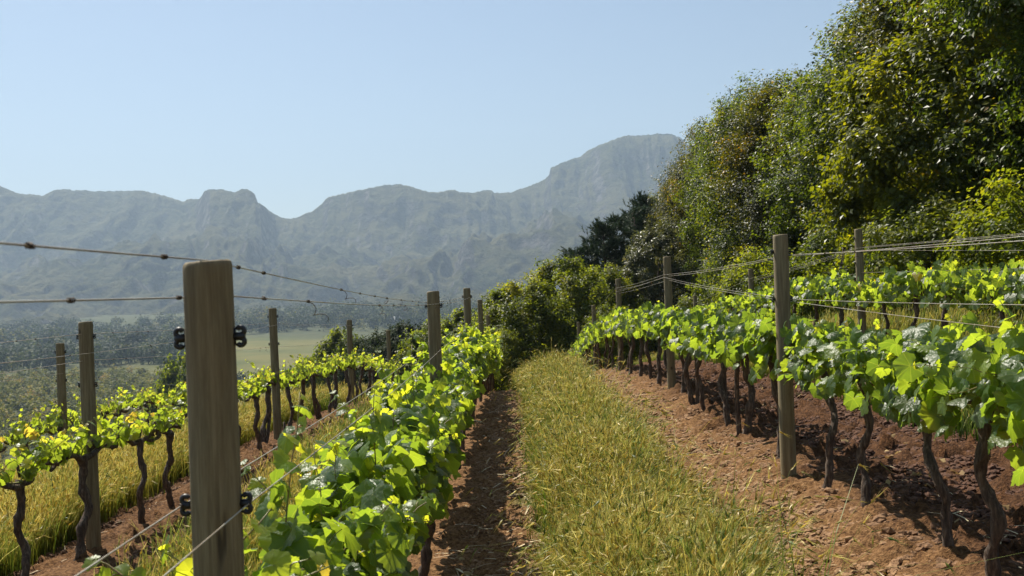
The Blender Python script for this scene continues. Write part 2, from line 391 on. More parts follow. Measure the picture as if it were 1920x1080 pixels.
B = (ridged((XX+wx*1.5)/170, YY/420, 22, 4, .6)-.6)*105
C_ = (fbm(XX/60, YY/60, 24, 4)-.5)*34
D_ = (ridged((XX-YY*.5)/300, YY/330, 27, 4, .6)-.6)*60
env = np.sin(np.pi*np.clip(T_, 0, 1))**.6
E_ = (ridged((XX+wx*.5)/95, YY/900, 29, 4, .6)-.6)*55*sstep(.45, .8, T_)
H = H+env*(A+B+C_+D_*.7+E_*1.3)
# rock bands: terraces that steepen near the crest
band = 34.0; hb = H/band+(fbm(XX/320, YY/320, 44, 3)-.5)*2.2; fr = hb-np.floor(hb)
terr = (sstep(.35, .8, fr)-fr)*band
H = H+terr*sstep(.45, .75, T_)*(1-sstep(.97, 1.0, T_))*.10
lim = (ZR/YR)*YY*np.where(T_ < 1, .45+.54*sstep(0, .9, T_), 1)
H = np.where((T_ < 1) & (T_ > .3), np.minimum(H, lim+(H-lim)*.0), H)
H = np.where(T_ > 1, ZR-(T_-1)*1.1*(ZR-base_z)+C_*(1-np.exp(-(T_-1)*9)), H)
g = Geo(); nu, ntt = U.shape[1], U.shape[0]
idx = np.arange(nu*ntt).reshape(ntt, nu)
F = np.stack([idx[:-1, :-1], idx[:-1, 1:], idx[1:, 1:], idx[1:, :-1]], -1).reshape(-1, 4)
g.add(np.stack([XX, YY, H+EYE], -1).reshape(-1, 3), F)
o = obj('mountain_range', g.mesh('mountain_range', M['mountain'])); tag(o, 'hazy blue grey mountain range with rocky buttresses behind the valley', 'mountains', kind='structure')

# ------------------------------------------------------------------ leaf templates
def leaf_template(half, hi, seed):
    rng = np.random.default_rng(seed)
    ang = [a for a, _, _ in half]; rad = [r for _, r, _ in half]; vn = [v for _, _, v in half]
    A = np.radians(np.array(ang+[-a for a in ang[:0:-1]])); R = np.array(rad+rad[:0:-1]); Vn = np.array(vn+vn[:0:-1], float)
    R = R*(1+rng.uniform(-.06, .06, len(R)))
    k = len(A)
    ex, ey = R*np.sin(A)*rng.uniform(.85, 1.08), R*np.cos(A)
    curl = rng.uniform(.08, .60); fold = rng.uniform(.02, .40); tw = rng.uniform(-.25, .25); sx = rng.uniform(.82, 1.05)
    def zf(x, y, vv): return -curl*(x*x+y*y)-.07*(1-vv)*np.hypot(x, y)+fold*np.abs(x)+tw*x*y
    V = [(0, 0, 0, 1)]; F3 = []; F4 = []
    if hi:
        for i in range(k): V.append((ex[i]*.55, ey[i]*.55, zf(ex[i]*.55, ey[i]*.55, Vn[i]), Vn[i]))
    for i in range(k): V.append((ex[i], ey[i], zf(ex[i], ey[i], Vn[i])+rng.uniform(-.035, .035), Vn[i]))
    tri = []
    for i in range(k):
        j = (i+1) % k
        if i == k//2 and False: continue
        if abs(ang[-1]) and i == len(ang)-1: continue      # petiole notch
        tri.append((0, 1+j, 1+i))
        if hi: tri += [(1+i, 1+j, 1+k+j), (1+i, 1+k+j, 1+k+i)]
    V = np.array(V); s = 1/1.45
    return V[:, :3]*s, np.array(tri), V[:, 3]
HI = [(0, 1, 1), (6, .90, .1), (12, .91, 0), (19, .82, 0), (26, .78, 0), (34, .84, 0), (42, .86, .2), (50, .94, 1), (58, .86, .2), (67, .83, 0), (78, .72, 0), (88, .76, 0), (97, .78, .2), (106, .84, 1), (117, .74, .1), (132, .72, 0), (148, .70, .6), (165, .50, 0)]
LO = [(0, 1, 1), (26, .80, 0), (50, .92, 1), (78, .72, 0), (106, .82, 1), (150, .66, .2)]
LHI = [leaf_template(HI, True, k) for k in range(9)]
LLO = [leaf_template(LO, False, k+9) for k in range(6)]

def leaf_frames(nv, tipdir):
    Z = nrm(nv); Yd = tipdir-(tipdir*Z).sum(-1, keepdims=True)*Z; Yd = nrm(Yd); Xd = np.cross(Yd, Z)
    return Xd, Yd, Z

# ------------------------------------------------------------------ grapevines
def make_vine(seed, kind, detail, zs=1.0, tall=False, wd=1.0, ch=.74, ls=1.0):
    """one grapevine with its base at the origin, its row along Y. Returns meshes of trunk, cordon, canes and foliage"""
    rng = np.random.default_rng(seed)
    if kind == 'sparse': ch = .74
    lean = rng.uniform(-.12, .12, 2)*np.array([.6, 1])
    t = np.linspace(0, 1, 30)
    P = np.stack([lean[0]*t*(1-t)*2.5+.028*np.sin(t*6+seed)+.010*np.sin(t*17+seed), lean[1]*(1-t)*1.8+.034*np.sin(t*7+seed*2)+.012*np.sin(t*19+2*seed), -.08+t*(ch+.06)], -1)
    P[:, 1] -= P[-1, 1]
    base_y = P[0, 1]; P[:, 1] -= 0
    r0 = rng.uniform(.020, .030)
    R = r0*(1+.55*np.exp(-t*7)+.35*np.exp(-(1-t)*9)+.10*np.sin(t*23+seed))
    gt = Geo(); add_tube(gt, P, R*(1+.10*np.sin(t*41+seed)), 10, .24, rng)
    if rng.random() < .2:
        q = np.linspace(0, 1, 8); o2 = np.array([rng.uniform(-.05, .05), rng.choice([-1, 1])*rng.uniform(.06, .13), 0])
        P2 = np.stack([P[0, 0]+o2[0]*np.sin(q*2.6), P[0, 1]+(P[-1, 1]-P[0, 1])*q+o2[1]*np.sin(q*2.8), -.08+q*(ch+.04)], -1)
        add_tube(gt, P2, r0*.7*(1+.4*np.exp(-q*7)), 8, .16, rng)
    gc = Geo()
    for sgn in (-1, 1):
        q = np.linspace(0, 1, 10)
        P2 = np.stack([.02*np.sin(q*8+seed), sgn*q*.50, ch+.03*np.sin(q*6+seed)-.02*(1-q)], -1)
        add_tube(gc, P2, r0*(.85-.35*q)*(1+.15*np.sin(q*37)), 8, .2, rng)
    for k in range(7):
        yy = rng.uniform(-.45, .45); add_tube(gc, [[0, yy, ch], [rng.uniform(-.02, .02), yy+rng.uniform(-.02, .02), ch+.05], [rng.uniform(-.03, .03), yy, ch+.08]], [.013, .011, .008], 6, .2, rng)
    gs = Geo(); L = []; qq = np.linspace(-.5, .5, 12)
    add_tube(gs, np.stack([.02*np.sin(np.abs(qq)*16+seed), qq, ch+.03*np.sin(np.abs(qq)*12+seed)+.006], -1), .005, 4)
    ns = {'dense': 19, 'sparse': 15}[kind]
    for k in range(ns):
        y0 = -.47+.94*(k+rng.uniform(0, 1))/ns
        side = rng.choice([-1, 1])
        if kind == 'dense':
            ln = rng.uniform(.34, .62)*zs; spread = side*rng.uniform(.05, .85)*wd; droop = rng.uniform(.2, 1.2)
            if rng.random() < .10: ln *= 1.12; droop = .1; spread *= .3
        else:
            ln = rng.uniform(.14, .35); spread = side*rng.uniform(0, .55); droop = rng.uniform(0, .35)
        if tall: ln *= 1.15; droop *= .15; spread *= .5
        m_ = 9; q = np.linspace(0, 1, m_)
        d = nrm(np.array([spread, rng.uniform(-.45, .45), 1.0]))
        Pp = np.array([.02*math.sin(abs(y0)*16+seed), y0, ch+.03*math.sin(abs(y0)*12+seed)])+q[:, None]*ln*d
        Pp[:, 0] += spread*.25*q**2; Pp[:, 2] -= droop*ln*.55*q**2.2
        Pp += rng.normal(0, .006, Pp.shape)*q[:, None]
        add_tube(gs, Pp, .0042*(1-.65*q), 5)
        nl = max(4, int(ln/(.042*ls if kind == 'dense' else .036)))
        for j in range(nl):
            f = (j+.6)/nl; a = f*(m_-1); i = int(a); pt = Pp[i]*(1-(a-i))+Pp[min(i+1, m_-1)]*(a-i)
            sz = ((.122*ls if kind == 'dense' else .078)*(1-.62*f**1.5))*rng.uniform(.75, 1.15)
            if j == nl-1: sz = .03
            L.append((pt, sz, f))
    if kind == 'dense':   # leaves of laterals that drape both flanks
        for k in range(int(100*max(zs, .8)/ls**1.5)):
            sd_ = rng.choice([-1, 1]); zz = ch+rng.uniform(-.17, .30)*(zs if zs > 1 else .8)
            L.append((np.array([sd_*rng.uniform(.08, .25)*wd, rng.uniform(-.5, .5), zz]), rng.uniform(.07, .14)*ls, .3))
    P_ = np.array([l[0] for l in L]); S = np.array([l[1] for l in L]); Fq = np.array([l[2] for l in L])
    n_ = len(P_)
    outx = np.sign(P_[:, 0]+rng.normal(0, .07, n_))
    az = rng.normal(0, .9, n_)
    outd = np.stack([outx*np.cos(az), np.sin(az), np.zeros(n_)], -1)
    hgt = np.clip((P_[:, 2]-ch)/.5, 0, 1)
    pet = (outd*rng.uniform(.3, 1, (n_, 1))+np.array([0, 0, .35])+rng.normal(0, .3, (n_, 3)))
    pet = nrm(pet)*(S*.55)[:, None]
    base = P_+pet
    for a_, b_ in zip(P_[::1], base[::1]):
        if detail == 'hi': add_tube(gs, [a_, (a_+b_)/2+[0, 0, .006], b_], .0015, 3)
    nv = outd*(.55+.5*(1-hgt))[:, None]+np.array([0, 0, 1])*(.45+.5*hgt)[:, None]+rng.normal(0, .52, (n_, 3))
    tip = outd*.7+np.array([0, 0, -1])*(.9-.5*hgt)[:, None]+rng.normal(0, .5, (n_, 3))
    if kind == 'sparse': tip = outd*.8+np.array([0, 0, -.15])+rng.normal(0, .6, (n_, 3)); nv = nv+rng.normal(0, .3, (n_, 3))
    young = Fq**2*.45
    rnd = np.clip(rng.beta(2, 2.6, n_)*.85+young, 0, .97); rnd[rng.random(n_) < .004] = 1
    Xd, Yd, Zd = leaf_frames(nv, tip)
    gl = Geo(); tem = LHI if detail == 'hi' else LLO
    w_ = rng.integers(0, len(tem), n_)
    for k, (TV, TF, VN) in enumerate(tem):
        s_ = w_ == k
        scatter(gl, TV, TF, base[s_], Xd[s_], Yd[s_], Zd[s_], S[s_]*1.12, {'vein': VN}, rnd=rnd[s_])
    lm = M['vine_leaf'] if kind == 'dense' else M['young_leaf']
    nm = kind+detail+str(seed)
    return dict(trunk=gt.mesh('trunk_'+nm, M['bark']), cordon=gc.mesh('cordon_'+nm, M['bark']), cane=gs.mesh('cane_'+nm, M['cane']), foliage=gl.mesh('foliage_'+nm, lm), y0=base_y)

ORD = ['zeroth', 'first', 'second', 'third', 'fourth', 'fifth', 'sixth', 'seventh', 'eighth', 'ninth', 'tenth', 'eleventh', 'twelfth', 'thirteenth', 'fourteenth', 'fifteenth']
def place_vine(ms, x, y, rot, label, group, sc_=1.0):
    root = obj('grapevine', None, loc=(x, y, float(G(x, y))+.02)); root.empty_display_size = .1
    root.rotation_euler = (0, 0, rot); root.scale = (sc_, sc_, sc_)
    tag(root, label, 'grapevine', group)
    for nm in ('trunk', 'cordon', 'cane', 'foliage'): obj(nm if nm != 'cane' else 'cane_growth', ms[nm], root)
    return root

rngv = np.random.default_rng(5)
POST_Y = {'L1': [2.13, 8.16, 14.2, 20.2, 26.2], 'L2': [7.45, 13.1, 19.1, 25.1], 'L3': [12.5, 18.6, 24.6], 'R1': [6.95, 13.1, 19.2, 25.3, 31.4], 'R2': [13.2, 19.2, 25.2]}
ROWX = {'L1': -.65, 'L2': -3.15, 'L3': -5.7, 'R1': 2.0, 'R2': 4.62}
ROWTXT = {'L1': 'leafy row left of the grass strip', 'L2': 'sparse row of the second row from path, on left', 'L3': 'outermost row at far left', 'R1': 'row right of the grass strip', 'R2': 'upper row below the forest'}
ROWTXT['L2'] = 'thin-leaved row left of thick post'
v_hi = {('L1', k): make_vine(100+k, 'dense', 'hi', 1.2, False, .55) for k in range(6)}
v_r = [make_vine(120+k, 'dense', 'hi', .54, False, .85, .82, .80) for k in range(6)]
v_tall = make_vine(140, 'dense', 'hi', .95, True, .8, .80, .9)
v_lo = [make_vine(150+k, 'dense', 'lo', .50, False, .85, .82, .82) for k in range(4)]
v_lo1 = [make_vine(155+k, 'dense', 'lo', 1.15, False, .65) for k in range(4)]
v_sp = [make_vine(160+k, 'sparse', 'hi') for k in range(5)]
v_spl = [make_vine(170+k, 'sparse', 'lo') for k in range(3)]
VY = {'L1': [1.60]+[2.46+.94*i for i in range(29)], 'L2': [5.3, 6.3, 7.25, 8.25, 8.95]+[9.95+.95*i for i in range(18)],
      'L3': [9.6+.95*i for i in range(18)], 'R1': [3.3, 4.15, 4.98, 5.85, 6.68, 7.6, 8.65, 9.5]+[10.4+.92*i for i in range(26)],
      'R2': [7.6+.95*i for i in range(20)]}
def vlabel(row, y):
    ps = POST_Y[row]; k = sum(1 for p in ps if p < y)
    lo = ps[k-1] if k else -1
    nth = sum(1 for v in VY[row] if lo < v <= y+1e-6)
    if k == 0:
        nb = sum(1 for v in VY[row] if y-1e-6 <= v < ps[0])
        return 'grapevine, %s before the nearest post, %s' % (ORD[nb], ROWTXT[row])
    return 'grapevine, %s past the %s post, %s' % (ORD[nth], ORD[k], ROWTXT[row])
GR = {'L1': 'vines of the leafy row left of the grass strip', 'L2': 'vines of the thin-leaved left row', 'L3': 'vines of the outermost left row', 'R1': 'vines of the row right of the grass strip', 'R2': 'vines of the upper right row'}
for row in ('L1', 'L2', 'L3', 'R1', 'R2'):
    last = None
    for i, y in enumerate(VY[row]):
        if row == 'L1': pool = [v_hi[('L1', k)] for k in range(6)] if y < 13 else v_lo1
        elif row == 'R1': pool = v_r if y < 14 else v_lo
        elif row == 'R2': pool = v_lo
        elif row == 'L2': pool = v_sp if y < 12 else v_spl
        else: pool = v_spl
        c = int(rngv.integers(0, len(pool)))
        if c == last: c = (c+1) % len(pool)
        last = c
        rot = math.pi if rngv.random() < .5 else 0
        x = ROWX[row]+rngv.uniform(-.035, .035)
        ms = pool[c]
        lab = vlabel(row, y)
        if row == 'R1' and i == 0: ms = v_tall
        if row == 'L1' and i == 0:
            place_vine(v_sp[1], -.74, 1.93, .1, 'grapevine shoots at the very foot of the thick near post, bottom left', GR[row], 1.26); continue
        yj = y+rngv.uniform(-.04, .04) if row not in ('L1',) else y
        place_vine(ms, x, yj, rot+rngv.uniform(-.06, .06), lab, GR[row], rngv.uniform(.95, 1.06))

# ------------------------------------------------------------------ posts with black wire clips
def post_mesh(h, r, seed):
    rng = np.random.default_rng(seed); k = 40
    th = np.arange(k)/k*2*np.pi
    zsl = [-.3]+list(np.linspace(0, h-.03, 16))+[h-.012, h-.004, h]
    prof = 1+.012*np.sin(3*th+seed)+.010*np.sin(5*th+2*seed)
    V = []
    for i, z in enumerate(zsl):
        rr = r*(1.03-.05*z/h)*prof*(1+.006*np.sin(z*5+seed))
        if i == len(zsl)-2: rr = rr*.96
        if i == len(zsl)-1: rr = rr*.88
        rr = rr*(1+.012*(vnoise(th*4+seed, np.full(k, z*3.0), seed)-.5)*2)
        sl = (.0025*np.sin(th+seed) if i >= len(zsl)-3 else 0)
        V.append(np.stack([rr*np.cos(th), rr*np.sin(th), z+sl*np.ones(k)*(1 if i >= len(zsl)-3 else 0)], -1))
    nz_ = len(zsl); V = np.concatenate(V)
    i = np.arange(nz_-1)[:, None]*k; j = np.arange(k)[None]; j2 = (j+1) % k
    Q = np.stack([i+j, i+j2, i+k+j2, i+k+j], -1).reshape(-1, 4)
    g = Geo(); b = g.n; g.add(np.vstack([V, [[0, 0, h+.001]]]), Q)
    jj = np.arange(k); g.addF(0, np.stack([np.full(k, nz_*k), (nz_-1)*k+jj, (nz_-1)*k+(jj+1) % k], -1))
    return g.mesh('post', M['wood'])
def clip_mesh():
    g = Geo()
    a = np.linspace(math.radians(-100), math.radians(160), 14)
    for sg in (1, -1):   # two hooks back to back curling outward
        P = np.stack([.013+.0078*np.cos(a), np.zeros(14), sg*(.0115+.0078*np.sin(a))], -1)
        add_tube(g, P, .0056, 8)
    add_tube(g, [[-.004, 0, 0], [.012, 0, 0], [.022, 0, 0]], [.009, .009, .007], 8)
    add_tube(g, [[-.003, 0, -.018], [-.003, 0, .018]], .006, 8)
    add_tube(g, [[-.002, 0, 0], [.02, 0, -.0]], .004, 6)
    return g.mesh('wire_clip', M['plastic'])
CLIP = clip_mesh()
POSTS = []
TOPZ = {'L1': [.088, .02, .06, -.16, -.62], 'L2': [-.11, -.11, -.44, -.88], 'L3': [-.44, -1.3, -2.2], 'R1': [.32, .37, .15, -.45, -1.07], 'R2': [.64, .24, -.3]}
LAB1 = {('L1', 0): 'thick weathered grey post nearest the camera, with black wire clips'}
for row in POST_Y:
    for i, y in enumerate(POST_Y[row]):
        x = ROWX[row]+{'L1': 0, 'L2': -.05 if i == 0 else 0, 'R1': -.12 if i == 0 else .05, 'L3': 0, 'R2': 0}[row]
        gz = float(G(x, y)); h = TOPZ[row][i]+EYE-gz
        r = .0525 if i < 4 else .05
        o = obj('vineyard_post', post_mesh(h, r, i*7+len(row)+ord(row[0])+ord(row[1])), loc=(x, y, gz))
        o.rotation_euler = (rngv.uniform(-.008, .008), rngv.uniform(-.006, .006) , rngv.uniform(0, .3))
        lab = LAB1.get((row, i)) or 'weathered round post, %s along the %s' % (['nearest', 'second', 'third', 'fourth', 'fifth'][i], ROWTXT[row])
        tag(o, lab, 'post', 'wooden posts of the vineyard trellis')
        if y < 20:
            hs = [h-.163, h-.52] if row == 'L1' and i == 0 else ([h-.11, h-.47, h-.95] if row in ('L2', 'L3') else [h-.12, h-.45])
            for hz in hs:
                for sg in (-1, 1):
                    c = obj('wire_clip', CLIP, o); c.location = (sg*(r*1.0+.001), 0, hz); c.rotation_euler = (0, 0, 0 if sg > 0 else math.pi)
                    c.rotation_euler[2] -= o.rotation_euler[2]
                    rz = o.rotation_euler[2]; c.location = (sg*(r)*math.cos(rz), -sg*(r)*math.sin(rz), hz)
                    if not (row == 'L1' and i == 0): c.scale = (.8, .8, .8)

# ------------------------------------------------------------------ trellis wires (with dried tendrils twisted round them)
def wire(row, pts, label, r=.0019, tend=14, seed=0, rope=False):
    rng = np.random.default_rng(seed)
    pts = np.array(pts, float); pts[:, 2] += EYE
    P = []
    for a, b in zip(pts[:-1], pts[1:]):
        nn = max(4, int(abs(b[1]-a[1])/.25)); q = np.linspace(0, 1, nn, endpoint=False)
        seg = a+(b-a)*q[:, None]; seg[:, 2] -= .018*np.sin(np.pi*q)*min(1, abs(b[1]-a[1])/6); P.append(seg)
    P = np.vstack(P+[pts[-1:]])
    g = Geo(); add_tube(g, P, r, 6)
    o = obj('trellis_wire', g.mesh('trellis_wire', M['wire'])); tag(o, label, 'wire', 'trellis wires strung between the posts')
    if tend:
        gt = Geo(); gk = Geo()
        for k in range(tend):
            y = rng.uniform(max(P[0, 1], .9), min(P[-1, 1], 15)); i = int(np.argmin(np.abs(P[:, 1]-y))); c = P[i].copy()
            # knot: small coil around the wire
            q = np.linspace(0, 1, 16); turns = rng.uniform(2, 4); wd = rng.uniform(.008, .03)
            d = nrm((P[min(i+1, len(P)-1)]-P[max(i-1, 0)])[None])[0]
            C = c+d*(q[:, None]-.5)*wd+np.stack([np.cos(q*turns*6.28), 0*q, np.sin(q*turns*6.28)], -1)*(r+.0022)
            add_tube(gt, C, .0015, 4)
            if rng.random() < .5 and y > 2.6:
                q = np.linspace(0, 1, 10); ln = rng.uniform(.02, .07)
                Q_ = c+np.stack([rng.uniform(-1, 1)*ln*q+.012*np.sin(q*9), rng.uniform(-1, 1)*ln*q, -ln*q+.01*np.cos(q*8)-.01], -1)
                add_tube(gt, Q_, .0011, 4)
        tag(obj('dried_tendril', gt.mesh('dried_tendril', M['tendril']), o), kind='stuff')
    return o
xL = -.65
wire('L1', [(xL, -1, .10), (xL, 2.13, .090), (xL-.055, 8.16, -.07), (xL-.055, 14.2, -.06), (xL-.055, 20.2, -.26), (xL-.055, 26.2, -.75)], 'topmost wire over the thick near post, dotted with dried tendrils', .0018, 26, 1)
wire('L1', [(xL-.052, -1, .036), (xL-.056, 2.11, .012), (xL-.045, 2.165, .012), (xL, 2.188, .012), (xL+.045, 2.165, .011), (xL+.052, 8.16, -.085), (xL+.052, 14.2, -.07), (xL+.052, 20.2, -.28), (xL+.052, 26.2, -.8)], 'second wire through the thick near post, just below the topmost', .0018, 26, 2)
wire('L1', [(xL-.072, -.5, -.42), (xL-.072, 2.13, -.432), (xL-.06, 8.16, -.44), (xL-.06, 14.2, -.42), (xL-.06, 20.2, -.6)], 'low foliage wire clipped to the left of the thick near post', .0017, 3, 3)
wire('L1', [(xL+.072, -.5, -.44), (xL+.072, 2.13, -.432), (xL+.06, 8.16, -.45), (xL+.06, 14.2, -.43), (xL+.06, 20.2, -.6)], 'low foliage wire clipped to the right of the thick near post', .0017, 3, 4)
x2 = -3.15
wire('L2', [(x2-.055, 1, -.16), (x2-.055, 7.45, -.20), (x2-.055, 13.1, -.30), (x2-.055, 19.1, -.52), (x2-.055, 25.1, -1.0)], 'topmost wire of the thin-leaved row left of the thick post', .0019, 30, 5)
wire('L2', [(x2+.055, 1, -.20), (x2+.055, 7.45, -.34), (x2+.055, 13.1, -.33), (x2+.055, 19.1, -.55)], 'second wire of the thin-leaved row left of the thick post', .0017, 14, 6)
wire('L2', [(x2-.055, 1, -.32), (x2-.055, 7.45, -.40), (x2-.055, 13.1, -.62), (x2-.055, 19.1, -.85)], 'third wire down on the thin-leaved row left of thick post', .0017, 8, 7)
x3 = -5.7
wire('L3', [(x3-.05, 4, -.36), (x3-.05, 12.5, -.62), (x3-.05, 18.6, -1.4), (x3-.05, 24.6, -2.3)], 'upper wire of the outermost row at far left', .0018, 10, 8)
wire('L3', [(x3+.05, 4, -.55), (x3+.05, 12.5, -.82), (x3+.05, 18.6, -1.6)], 'lower wire of the outermost row at far left', .0018, 6, 9)
xr = 2.0
wire('R1', [(xr, 1.5, .10), (xr-.06, 6.95, .175), (xr, 13.1, .13), (xr, 19.2, -.03), (xr, 25.3, -.62), (xr, 31.4, -1.25)], 'upper wire on the nearest post right of the grass strip', .0019, 10, 10)
wire('R1', [(xr+.06, 1.5, .14), (xr-.06, 6.95, .165), (xr+.06, 13.1, .11), (xr+.06, 19.2, -.06), (xr+.06, 25.3, -.66)], 'twin upper wire just beneath the first, right-hand row', .0019, 4, 11)
wire('R1', [(xr, 1.5, -.10), (xr-.06, 6.95, -.135), (xr, 13.1, .10), (xr, 19.2, -.1)], 'lower wire level above the right-hand leaves', .0017, 3, 12)
wire('R1', [(xr+.06, 1.5, -.27), (xr-.06, 6.95, -.15), (xr+.06, 13.1, .06), (xr+.06, 19.2, -.13)], 'slanting lowest wire dipping into the right-hand leaves', .0017, 3, 13)
xq = 4.62
wire('R2', [(xq-.05, 3, .28), (xq-.05, 13.2, .385), (xq-.05, 19.2, .05), (xq-.05, 25.2, -.5)], 'upper wire of the row below the forest', .0019, 5, 14)
wire('R2', [(xq+.05, 3, .30), (xq+.05, 13.2, .40), (xq+.05, 19.2, .03)], 'twin upper wire of the row below the forest', .0019, 3, 15)
wire('R2', [(xq, 3, -.02), (xq, 13.2, .36), (xq, 19.2, 0)], 'slack wire crossing under the upper wires below the forest', .0016, 3, 16)
wire('R2', [(xq, 3, .02), (xq, 13.2, .06), (xq, 19.2, -.25)], 'lower wire just above the leaves of the row below forest', .0016, 3, 17)

# ------------------------------------------------------------------ grass, clods, straw
def grass_patch(n, xf, yf, hmin, hmax, seed, headp=.25, bw=.0026, segs=3, dens=None, wind=.12):
    rng = np.random.default_rng(seed)
    x = xf(rng, n); y = yf(rng, n)
    if dens is not None:
        k = rng.random(n) < dens(x, y); x = x[k]; y = y[k]
    n = len(x); z = G(x, y)-.01
    patch = .5*fbm(x*1.6, y*1.6, seed+3, 3)+.5*fbm(x*6, y*6, seed+9, 2)
    h = rng.uniform(hmin, hmax, n)*(.15+1.7*patch)*(1 if dens is None else .55+.45*dens(x, y))
    az = rng.uniform(0, 6.283, n); ln = rng.gamma(2, wind/2, n)+.03
    dx = np.cos(az)*ln+.05; dy = np.sin(az)*ln-.02
    wdt = bw*rng.uniform(.6, 1.5, n)*(1+y*.05)
    fa = rng.uniform(0, 3.1416, n); wx_, wy_ = np.cos(fa), np.sin(fa)
    lv = np.linspace(0, 1, segs+1); V = np.zeros((n, 2*(segs+1), 3)); tp = np.zeros((n, 2*(segs+1)))
    for i, q in enumerate(lv):
        cxp = x+dx*h*q**1.8*1.6; cyp = y+dy*h*q**1.8*1.6; cz = z+h*q*(1-.35*(ln*q)**1.2)
        ww = wdt*(1-.85*q**1.5)
        for s_, k in ((-1, 0), (1, 1)):
            V[:, 2*i+k, 0] = cxp+s_*wx_*ww; V[:, 2*i+k, 1] = cyp+s_*wy_*ww; V[:, 2*i+k, 2] = cz; tp[:, 2*i+k] = q*(.75+.25*(h/hmax).clip(0, 1))
    m_ = 2*(segs+1)
    Fq = np.array([[2*i, 2*i+1, 2*i+3, 2*i+2] for i in range(segs)])
    Fall = (Fq[None]+(np.arange(n)*m_)[:, None, None]).reshape(-1, 4)
    big = fbm(x*.9, y*.45, seed+30, 3); rnd = np.clip(rng.normal(.40, .20, n)+(big-.5)*1.5, 0, .95); rnd[rng.random(n) < .02] = 1
    g = Geo(); g.add(V.reshape(-1, 3), Fall, tip=tp.ravel(), rnd=np.repeat(rnd, m_))
    # nodding seed heads: awned spikes
    hs = np.where((rng.random(n) < headp) & (h > hmin*1.05))[0]
    k = len(hs)
    if k:
        q = 1.0; c = np.stack([x[hs]+dx[hs]*h[hs]*1.6, y[hs]+dy[hs]*h[hs]*1.6, z[hs]+h[hs]*(1-.35*ln[hs]**1.2)], -1)
        d = nrm(np.stack([dx[hs]*2+rng.normal(0, .15, k), dy[hs]*2+rng.normal(0, .15, k), .9-ln[hs]*3], -1))
        sd_ = nrm(np.cross(d, rng.normal(0, 1, (k, 3)))); nn = np.cross(d, sd_)
        TV = np.array([[0, 0, 0], [.11, .30, .05], [0, 1, 0], [-.13, .30, .05], [0, .35, -.12],   # spikelet body
                       [.03, .5, 0], [.26, 1.9, .02], [.0, .6, 0], [-.03, .5, 0], [-.24, 1.85, -.02], [0, .7, .02], [.02, .8, .1], [.03, 2.1, .16]])
        TF = np.array([[0, 1, 2], [0, 2, 3], [0, 4, 1], [4, 2, 1], [0, 3, 4], [4, 3, 2], [5, 6, 7], [8, 7, 9], [10, 11, 12]])
        hr = np.clip(rng.normal(.62, .30, k), 0, .96); hr[rng.random(k) < .12] = 1
        scatter(g, TV, TF, c, sd_, d, nn, rng.uniform(.026, .050, k)*(1+y[hs]*.02), None, tip=np.full(k, 1.0), rnd=hr)
    return g
def strip_x(a, b): return lambda r, n: a+(b-a)*np.clip(r.beta(1.15, 1.15, n)+r.normal(0, .05, n), -.2, 1.25)
def gdens(x, y):
    e = np.minimum(x-.16, 1.03-x)/.30
    return np.clip(.12+e*1.0+(fbm(x*4, y*2.5, 71, 3)-.5)*2.4, .02, 1)
def pow_y(a, b): return lambda r, n: a*(b/a)**r.random(n)
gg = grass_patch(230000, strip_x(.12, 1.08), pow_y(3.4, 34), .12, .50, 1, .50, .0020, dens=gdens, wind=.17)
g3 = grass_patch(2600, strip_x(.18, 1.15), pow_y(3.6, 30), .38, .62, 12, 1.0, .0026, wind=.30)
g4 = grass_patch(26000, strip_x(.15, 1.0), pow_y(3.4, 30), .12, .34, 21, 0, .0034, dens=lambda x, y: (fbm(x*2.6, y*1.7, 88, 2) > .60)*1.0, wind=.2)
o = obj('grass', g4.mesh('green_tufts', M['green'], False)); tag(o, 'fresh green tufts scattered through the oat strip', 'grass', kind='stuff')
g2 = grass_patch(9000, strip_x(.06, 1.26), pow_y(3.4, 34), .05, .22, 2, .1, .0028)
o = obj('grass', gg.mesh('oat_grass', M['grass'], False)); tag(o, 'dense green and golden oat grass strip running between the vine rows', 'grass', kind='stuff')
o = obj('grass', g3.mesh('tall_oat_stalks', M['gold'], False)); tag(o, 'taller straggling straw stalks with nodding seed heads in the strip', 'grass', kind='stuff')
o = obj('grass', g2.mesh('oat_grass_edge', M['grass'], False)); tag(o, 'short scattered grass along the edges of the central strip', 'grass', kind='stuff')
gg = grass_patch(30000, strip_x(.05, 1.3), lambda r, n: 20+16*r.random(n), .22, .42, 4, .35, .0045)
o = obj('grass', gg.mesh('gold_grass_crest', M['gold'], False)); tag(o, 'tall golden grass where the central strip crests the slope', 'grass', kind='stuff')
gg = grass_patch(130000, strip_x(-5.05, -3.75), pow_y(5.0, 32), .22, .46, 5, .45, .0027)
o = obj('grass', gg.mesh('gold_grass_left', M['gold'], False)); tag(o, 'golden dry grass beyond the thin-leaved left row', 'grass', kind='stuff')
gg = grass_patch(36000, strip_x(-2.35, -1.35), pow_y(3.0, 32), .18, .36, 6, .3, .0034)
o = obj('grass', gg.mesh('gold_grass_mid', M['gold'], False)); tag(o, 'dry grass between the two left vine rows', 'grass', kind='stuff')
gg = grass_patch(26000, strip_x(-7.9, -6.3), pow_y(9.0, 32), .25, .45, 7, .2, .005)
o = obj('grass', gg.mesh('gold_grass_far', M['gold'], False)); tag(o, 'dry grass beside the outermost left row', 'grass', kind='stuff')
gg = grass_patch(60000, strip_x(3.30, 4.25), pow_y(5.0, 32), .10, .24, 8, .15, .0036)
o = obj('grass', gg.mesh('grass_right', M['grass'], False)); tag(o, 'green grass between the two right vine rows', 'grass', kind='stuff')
gg = grass_patch(40000, strip_x(5.3, 8.6), pow_y(8.0, 40), .12, .35, 9, .1, .006)
